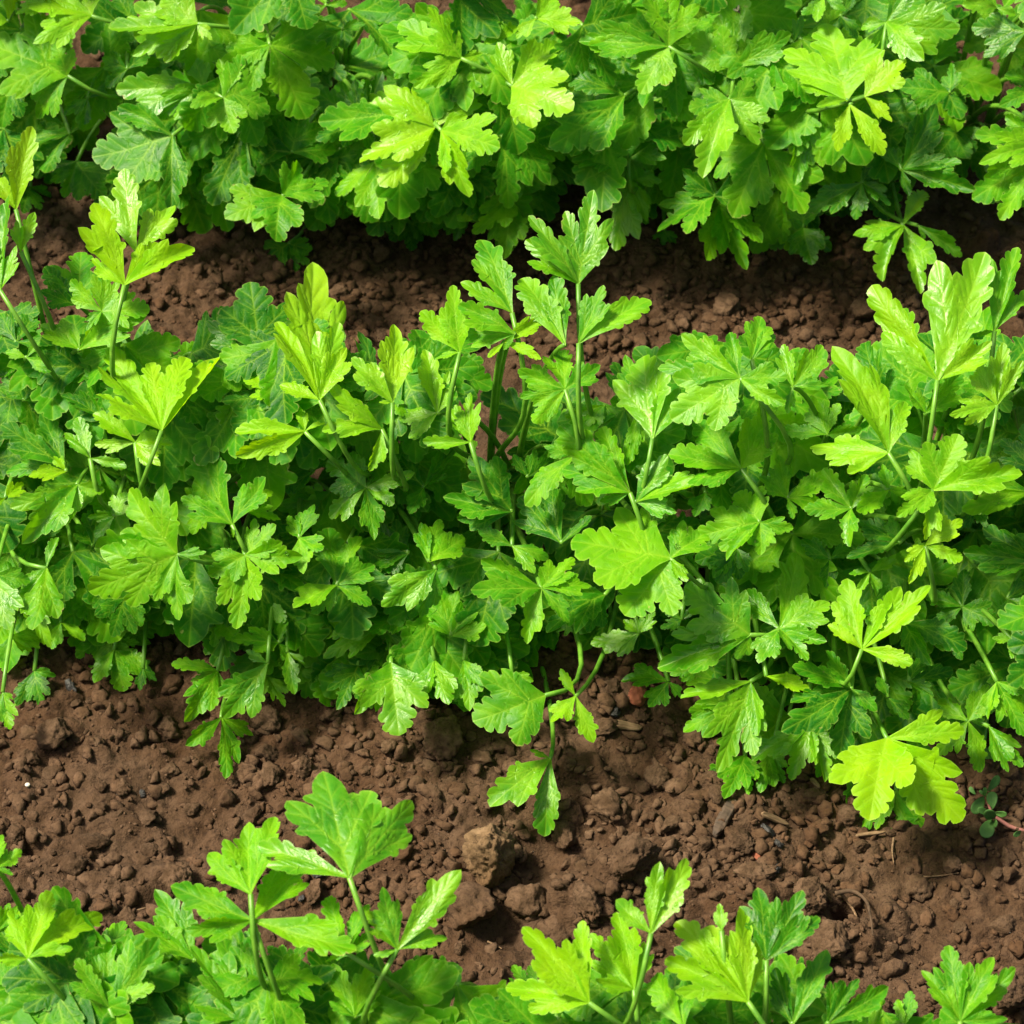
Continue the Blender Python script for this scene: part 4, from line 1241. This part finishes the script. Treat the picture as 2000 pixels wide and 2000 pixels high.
Z(0, 1300, 2, [
    (1318, 800, 5, [(1198, 415, .58), (968, 676, .38), (1536, 508, .45)], M_, (1362, 930)),
    (946, 862, 5, [(775, 700, .45), (928, 590, .5), (1048, 575, .2)], M_, (950, 960)),
    (952, 962, 5, [(645, 855, .55), (1168, 742, .4), (1350, 1085, .45), (700, 1005, .3)], M_, (1030, 1195)),
    (1500, 1070, 5, [(1440, 832, .45), (1730, 770, .4), (1688, 1018, .35), (1375, 930, .4), (1410, 1095, .3)], M_, (1430, 1190)),
    (1310, 1085, 5, [(1240, 875, .38), (1395, 900, .4), (1225, 1120, .3), (1400, 1000, .5)], M_, (1410, 1150)),
    (412, 1292, 5, [(280, 1110, .5), (595, 1022, .48), (585, 1210, .4), (400, 1010, .35)], M_, (440, 1370)),
    (105, 1105, 5, [(60, 915, .42), (188, 865, .4), (392, 942, .35), (275, 1082, .4), (-20, 1110, .4)], Y_, (195, 1210)),
    (735, 1112, 3, [(590, 840, .45), (500, 970, .5)], M_),
    (930, 1190, 2, [(950, 985, .6), (830, 1000, .5)], M_),
    (910, 1335, 5, [(715, 1060, .48), (850, 1005, .45), (1105, 1270, .4), (1000, 1180, .4), (730, 1290, .5)], M_),
    (1600, 1335, 3, [(1570, 1092, .5), (1735, 1155, .48)], D_, (1560, 1400)),
    (-20, 765, 5, [(78, 698, .6), (10, 635, .5), (50, 790, .4)], M_),
    (-10, 1000, 4, [(30, 900, .5), (65, 905, .4)], M_),
    (1180, 1352, 3, [(1140, 1140, .5), (1050, 1140, .5)], M_),
    (1340, 1325, 4, [(1405, 1125, .5), (1435, 1225, .5), (1265, 1125, .4), (1240, 1270, .4)], M_),
    (1880, 1370, 3, [(1830, 1285, .5), (1895, 1240, .5)], D_),
    (120, 1380, 3, [(60, 1170, .5), (180, 1180, .5), (260, 1280, .5)], M_),
    (0, 1250, 4, [(80, 1190, .5), (70, 1090, .5), (-30, 1090, .5)], M_),
    (600, 1380, 3, [(560, 1170, .6), (640, 1200, .6), (480, 1270, .6)], D_),
    (400, 1120, 2, [(340, 1010, .5), (470, 960, .6), (310, 1080, .5)], M_),
    (640, 1100, 2, [(510, 1070, .6), (590, 990, .5), (680, 990, .5)], M_),
    (1100, 1140, 1, [(1010, 1060, .6), (1150, 1090, .5), (1180, 1020, .4)], D_),
    (330, 1360, 4, [(200, 1200, .5), (300, 1240, .4), (390, 1330, .4)], Y_),
    (780, 1380, 2, [(690, 1240, .5), (740, 1180, .5)], D_),
    (1060, 1390, 3, [(1080, 1240, .6), (1160, 1280, .5)], M_),
    (220, 1110, 2, [(200, 1040, .5), (290, 1120, .6)], D_),
    (1480, 1400, 2, [(1400, 1280, .6), (1540, 1300, .5)], D_),
    (1720, 1380, 2, [(1660, 1330, .6), (1790, 1290, .6)], M_),
])
for (r, jx, jy, ly, T, tn, hint) in LEAVES:
    leaf_px(r, jx, jy, ly, T, hint, tn)

# ------------------------------------------------------------------ lower and outlying leaves
EXCL = [(1000, 820, 62), (1190, 1330, 60), (520, 905, 40), (1905, 130, 55), (1960, 1560, 80), (300, 25, 25)]
BANDS = [(0, None, LOW1), (1, UP2, LOW2), (2, UP3, None)]


def fill_leaf(r, px, py, layer, size=None, tone=None):
    h = auto_h(px, py, layer, r)
    J = at(px, py, h)
    pl = nearest_plant(r, J, 0.03)
    out = Vector((J.x - pl['p'].x, J.y - pl['p'].y, 0))
    a0 = math.atan2(out.y, out.x) + RND.uniform(-0.7, 0.7)
    size = size or RND.uniform(0.034, 0.048)
    n = (Vector((out.x * 3, out.y * 3 - 0.25, 1)) + Vector((RND.uniform(-.3, .3), RND.uniform(-.3, .3), 0))).normalized()
    u = Vector((math.cos(a0), math.sin(a0), 0)); u = (u - n * u.dot(n)).normalized(); v = n.cross(u)
    tips = []
    for k, (da, s) in enumerate([(0, 1.0), (1.15, .85), (-1.15, .85)] + ([(2.0, .7), (-2.0, .7)] if RND.random() < .35 else [])):
        da += RND.uniform(-.2, .2)
        tips.append(J + (u * math.cos(da) + v * math.sin(da)) * size * s * RND.uniform(0.85, 1.12) + Vector((0, 0, -size * RND.uniform(0, .25))))
    m = 28
    for T in tips:
        tx, ty = proj(T)
        if in_soil(tx, ty, -m) or any(math.hypot(tx - a, ty - b) < c for a, b, c in EXCL): return False
        if T.z < 0.008 + gh(T.x, T.y): T.z = 0.008 + gh(T.x, T.y)
    if any(math.hypot(px - a, py - b) < c for a, b, c in EXCL): return False
    st = add_stalk(pl, J, None, 0.0017, 0.0010)
    tn = tone if tone is not None else RND.uniform(0.02, 0.42)  # darker default tone: shade under the canopy put into the leaf colour
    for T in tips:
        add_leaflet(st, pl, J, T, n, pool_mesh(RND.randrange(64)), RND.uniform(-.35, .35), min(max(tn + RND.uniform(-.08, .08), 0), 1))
    return True


def fill(count, x0, x1, y0, y1, layers, inside):
    c = t = 0
    while c < count and t < count * 30:
        t += 1
        px, py = RND.uniform(x0, x1), RND.uniform(y0, y1)
        if in_soil(px, py, -10): continue
        r = 0 if py < (lerp_poly(LOW1, px) + lerp_poly(UP2, px)) / 2 else (1 if py < (lerp_poly(LOW2, px) + lerp_poly(UP3, px)) / 2 else 2)
        fr = 0 < px < 2000 and 0 < py < 2000
        if inside != fr: continue
        if fill_leaf(r, px, py, RND.choice(layers)): c += 1

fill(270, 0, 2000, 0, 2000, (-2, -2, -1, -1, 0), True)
fill(16, 0, 1000, 1050, 1300, (0, 1), True)
fill(14, 550, 1000, 1230, 1390, (-1, 0, 0), True)
fill(15, 250, 1500, 660, 820, (0, 0, 1, 2), True)
fill(30, 0, 2000, 0, 300, (1, 2, 2, 3), True)
fill(14, 0, 950, 300, 430, (0, 1, 1), True)
fill(12, 0, 600, 560, 760, (1, 2), True)
fill(24, 0, 820, 1840, 2000, (1, 2, 3, 4), True)
fill(10, 1000, 2000, 1900, 2000, (1, 2, 3), True)
fill(26, 0, 2000, 1850, 2000, (0, 1, 2, 2), True)
fill(70, -330, 2330, -260, 2350, (0, 1, 2, 3, 4), False)

for q in PL:
    if q['n'] == 0: bpy.data.objects.remove(q['e'])

# ------------------------------------------------------------------ small things on the soil
def flat_chip(name, a, b, wpx, thick, mat, label, cat, seed, lift=0.003, taper=0.5):
    A, B = on_ground(*a), on_ground(*b)
    c = (A + B) / 2; L = (B - A).length / 2; wd = wpx * 0.00025 / 2
    v = ICO[4][0].copy()
    v = np.sign(v) * np.abs(v) ** 0.55
    v[:, 1] *= 1 - taper * np.abs(v[:, 0]) ** 2 * (0.5 + 0.5 * np.sign(v[:, 0]))
    v = v + 0.10 * vnoise(v * 2.2 + seed, seed)[:, None] * np.array([1, 1, 0.6])
    v[:, 2] += 0.16 * vnoise(np.stack([v[:, 0] * 1.0, v[:, 1] * 9, v[:, 2]], 1), seed + 1)
    v = v * np.array([L, wd, thick])
    o = link(name, mesh_np(name, v, ICO[4][1], mat))
    o.location = c + Vector((0, 0, lift))
    o.rotation_euler = (B - A).to_track_quat('X', 'Z').to_euler()
    return tag(o, label, cat)

flat_chip('wood_chip', (1432, 1566), (1394, 1640), 24, 0.0017, M_WOOD, 'long dark wood chip lying left of the round sandy clod', 'wood chip', 3)
flat_chip('wood_splinter', (1488, 1595), (1540, 1618), 12, 0.0010, M_TWIG, 'pale wood splinter lying above the charcoal lump', 'splinter', 5)
flat_chip('bark_strip', (1190, 1418), (1252, 1430), 17, 0.0012, M_TWIG, 'pale flat bark strip on soil under the middle leaves', 'bark', 7, taper=0.2)
flat_chip('wood_splinter', (1672, 1638), (1728, 1632), 7, 0.0008, M_TWIG, 'thin brown splinter below the bright hanging leaves at right', 'splinter', 9)
flat_chip('wood_splinter', (1583, 1527), (1600, 1545), 9, 0.0008, M_TWIG, 'short brown splinter beneath the right middle leaves', 'splinter', 11)
for (px, py, d, lab, seed) in [(1500, 1630, 34, 'black charcoal lump right of the round sandy clod', 31), (1515, 1700, 24, 'black charcoal piece on the streaked clod', 32),
                               (1520, 1650, 18, 'small charcoal bit below the black charcoal lump', 33), (622, 1712, 26, 'charcoal bit half hidden behind the tallest front leaf stalk', 34),
                               (590, 1755, 20, 'charcoal bit on soil between front row leaves', 35), (278, 1552, 14, 'small dark charcoal crumb on open soil at left', 36),
                               (140, 1350, 30, 'charcoal piece in shade under the far left middle leaves', 37), (1200, 1395, 30, 'charcoal piece in shade below the brick red stone', 38),
                               (1270, 1520, 16, 'charcoal speck on top of the dark lumpy clod', 39), (1060, 545, 14, 'charcoal crumb in the back soil band near the centre', 40)]:
    o = put_clod(mesh_np('charcoal', clod_verts(4, seed, 1.2, 9), ICO[4][1], M_CHAR), px, py, d, lab, 'charcoal bits on the soil', 'charcoal', 'charcoal_piece', sc=(1.2, 0.8, 0.8), sink=0.15)


def strand(name, pix, r, mat, label, cat, lifts=None, wig=0.0):
    P = [on_ground(*p) + Vector((0, 0, (lifts[i] if lifts else 0.001) + r)) for i, p in enumerate(pix)]
    pts = []
    for i in range(len(P) - 1):
        for k in range(6):
            t = k / 6
            a, b, c, d = P[max(i - 1, 0)], P[i], P[i + 1], P[min(i + 2, len(P) - 1)]
            pts.append(0.5 * ((2 * b) + (c - a) * t + (2 * a - 5 * b + 4 * c - d) * t * t + (3 * b - a - 3 * c + d) * t ** 3))
    pts.append(P[-1])
    n = len(pts)
    V, F = tube(pts, [r * (1.1 - 0.75 * i / n) for i in range(n)], 7)
    return tag(link(name, mesh_np(name, V, F, mat)), label, cat)

strand('dry_root', [(1630, 1752), (1662, 1756), (1688, 1782), (1698, 1812), (1704, 1832)], 0.0011, M_ROOT, 'curved brown root arching over the hole at lower right', 'root', [0.002, .006, .008, .006, .001])
strand('dry_root', [(1640, 1768), (1668, 1790), (1680, 1828)], 0.0008, M_TWIG, 'thinner root inside the hole beside the curved root', 'root', [0.002, .006, .001])
strand('dry_root', [(1780, 1716), (1830, 1712), (1872, 1708)], 0.0005, M_TWIG, 'thread-like root lying behind the smooth angular clod', 'root')
strand('dry_root', [(1745, 1640), (1742, 1665), (1745, 1690)], 0.0006, M_TWIG, 'thin straight root above the smooth angular clod', 'root')
strand('dry_root', [(236, 1795), (262, 1783), (285, 1776)], 0.0005, M_TWIG, 'hair-thin pale root on soil behind the front left leaves', 'root')
strand('dry_root', [(952, 1842), (966, 1848), (980, 1856)], 0.0005, M_TWIG, 'hair-thin root on the soil below the largest tan clod', 'root')
strand('dry_root', [(640, 560), (610, 575), (590, 560)], 0.0005, M_TWIG, 'hair-thin root in the back soil band at left', 'root')

# succulent weed at the right edge
M_SUCC = plain_mat('succulent_leaf', (0.030, 0.105, 0.018), (0.075, 0.17, 0.035), 120, 0.5, 0.0002, 0.35)
M_STEM = plain_mat('pink_stem', (0.16, 0.055, 0.05), (0.26, 0.11, 0.09), 120, 0.55, 0.0003)
wp = on_ground(1940, 1590)
weed = link('succulent_weed', None); weed.location = wp; weed.empty_display_size = 0.01
tag(weed, 'small creeping succulent weed with oval leaves and pink stem at the right edge', 'weed')
def wz(x, y): return 1800 + x / 9.66, 1450 + y / 9.66
gz = wp.z
stem_pts = [at(*wz(1180, 1000), gz + .006), at(*wz(1290, 1250), gz + .009), at(*wz(1370, 1400), gz + .008), at(*wz(1650, 1580), gz + .005), at(*wz(1900, 1660), gz + .004), at(*wz(2300, 1800), gz - .004)]
pp = []
for i in range(len(stem_pts) - 1):
    for k in range(5): pp.append(stem_pts[i].lerp(stem_pts[i + 1], k / 5) - wp)
pp.append(stem_pts[-1] - wp)
V, F = tube(pp, [0.0004 + 0.0006 * min(i / 12, 1) for i in range(len(pp))], 8)
link('stem', mesh_np('stem', V, F, M_STEM), weed)
for (bx, by, tx, ty, wr, dz) in [(1330, 1270, 1330, 925, .66, .006), (1250, 920, 1460, 630, .5, .006), (1190, 1030, 1200, 850, .5, .005), (1180, 1020, 960, 1330, .55, .001), (1270, 1350, 1060, 1250, .45, .006),
                             (1350, 1450, 1240, 1280, .5, .012), (1360, 1330, 1605, 1345, .45, .006), (1330, 1450, 1170, 1790, .66, .001), (1370, 1450, 1420, 1565, .6, .005),
                             (1880, 1670, 1735, 1755, .42, .004), (1930, 1640, 2080, 1560, .5, .005), (1180, 1000, 1090, 900, .5, .002), (1020, 985, 900, 840, .5, .002)]:
    B = at(*wz(bx, by), gz + .007); T = at(*wz(tx, ty), gz + .006 + dz)
    v = ICO[3][0].copy()
    t = (v[:, 1] + 1) / 2
    wv = np.sqrt(np.clip(1 - v[:, 1] ** 2, 0, 1))
    x = v[:, 0] * (0.45 + 0.75 * t) * 0.5 * wr * 1.05
    z = v[:, 2] * 0.085 * (0.5 + 0.5 * t) + 0.10 * np.abs(v[:, 0]) ** 2 - 0.07 * (t - 0.5) ** 2
    P = np.stack([x, t, z], 1)
    o = link('leaf', mesh_np('leaf', P, ICO[3][1], M_SUCC), weed)
    n = (UPV * 0.6 + Vector((RND.uniform(-.4, .4), -0.6 + RND.uniform(-.3, .3), 0))).normalized()
    o.matrix_local = Matrix.Translation(-wp) @ leaf_matrix(B, T, n)

# ------------------------------------------------------------------ drops and a fly, set on the leaves they touch
bpy.context.view_layer.update()
DG = bpy.context.evaluated_depsgraph_get()
M_WATER, nt_, bs_, _ = new_mat('water')
bs_.inputs['Transmission Weight'].default_value = 1.0
bs_.inputs['Roughness'].default_value = 0.02
bs_.inputs['IOR'].default_value = 1.33
bs_.inputs['Base Color'].default_value = (0.95, 1, 0.95, 1)


def hit(px, py):
    ok, loc, nrm, _, ob, _ = SC.ray_cast(DG, CPOS, ray(px, py))
    if ok and nrm.dot(ray(px, py)) > 0: nrm = -nrm
    return (loc, nrm, ob) if ok else (None, None, None)

for (px, py, d, lab) in [(1322, 1068, 11, 'water droplet on the broad matt leaf right of centre'), (762, 390, 7, 'water droplet on a hanging leaf of the back row left of centre'),
                         (757, 984, 8, 'water droplet on the dark leaf above the centre'), (1490, 255, 8, 'water droplet on a back row leaf at right of centre'),
                         (1420, 505, 8, 'water droplet on the lowest drooping leaf of the back row'), (733, 1396, 7, 'water droplet on the broad leaf hanging over the front soil'),
                         (1890, 345, 7, 'water droplet on the narrow leaf reaching right in the back row'), (560, 1080, 7, 'water droplet on the shiny left leaf'),
                         (1395, 1505, 8, 'water droplet on the lowest right leaf cluster')]:
    loc, nrm, ob = hit(px, py)
    if loc is None or not ob.name.startswith('leaflet'): continue
    v = ICO[3][0] * np.array([1, 1, 0.55]) * (d * 0.000125)
    o = link('water_drop', mesh_np('water_drop', v, ICO[3][1], M_WATER))
    o.location = loc + nrm * d * 0.000125 * 0.35
    o.rotation_euler = nrm.to_track_quat('Z', 'Y').to_euler()
    tag(o, lab, 'water drop', 'water drops on the leaves')

loc, nrm, ob = hit(1443, 22)
if loc is not None:
    M_FLY = plain_mat('fly_body', (0.02, 0.018, 0.01), (0.09, 0.07, 0.02), 300, 0.5)
    M_WING, ntw, bsw, outw = new_mat('fly_wing')
    bsw.inputs['Base Color'].default_value = (0.35, 0.32, 0.2, 1); bsw.inputs['Alpha'].default_value = 0.55
    fly = link('fly', None); fly.location = loc; fly.rotation_euler = nrm.to_track_quat('Z', 'Y').to_euler(); fly.empty_display_size = .003
    tag(fly, 'tiny fly resting on a back row leaf at the top right of centre', 'fly')
    v = ICO[3][0]; t = v[:, 0]
    prof = 0.75 + 0.25 * np.sin(t * 7 + 0.6)
    body = np.stack([v[:, 0] * 0.0026, v[:, 1] * 0.0008 * prof, v[:, 2] * 0.0007 * prof + 0.001], 1)
    link('body', mesh_np('body', body, ICO[3][1], M_FLY), fly)
    for sg in (-1, 1):
        w_ = ICO[2][0] * np.array([0.0019, 0.0007, 0.00004]) + np.array([-0.0012, 0, 0])
        o = link('wing', mesh_np('wing', w_, ICO[2][1], M_WING), fly)
        o.location = (0.0004, 0.0004 * sg, 0.0018); o.rotation_euler = (0.1 * sg, -0.1, -0.45 * sg)
        for k in range(3):
            V, F = tube([(0.0012 - 0.001 * k, 0.0004 * sg, 0.0009), (0.0014 - 0.0013 * k, 0.0014 * sg, 0.0013), (0.0018 - 0.0018 * k, 0.0024 * sg, 0.0)], [.00008] * 3, 5)
            link('leg', mesh_np('leg', V, F, M_FLY), fly)
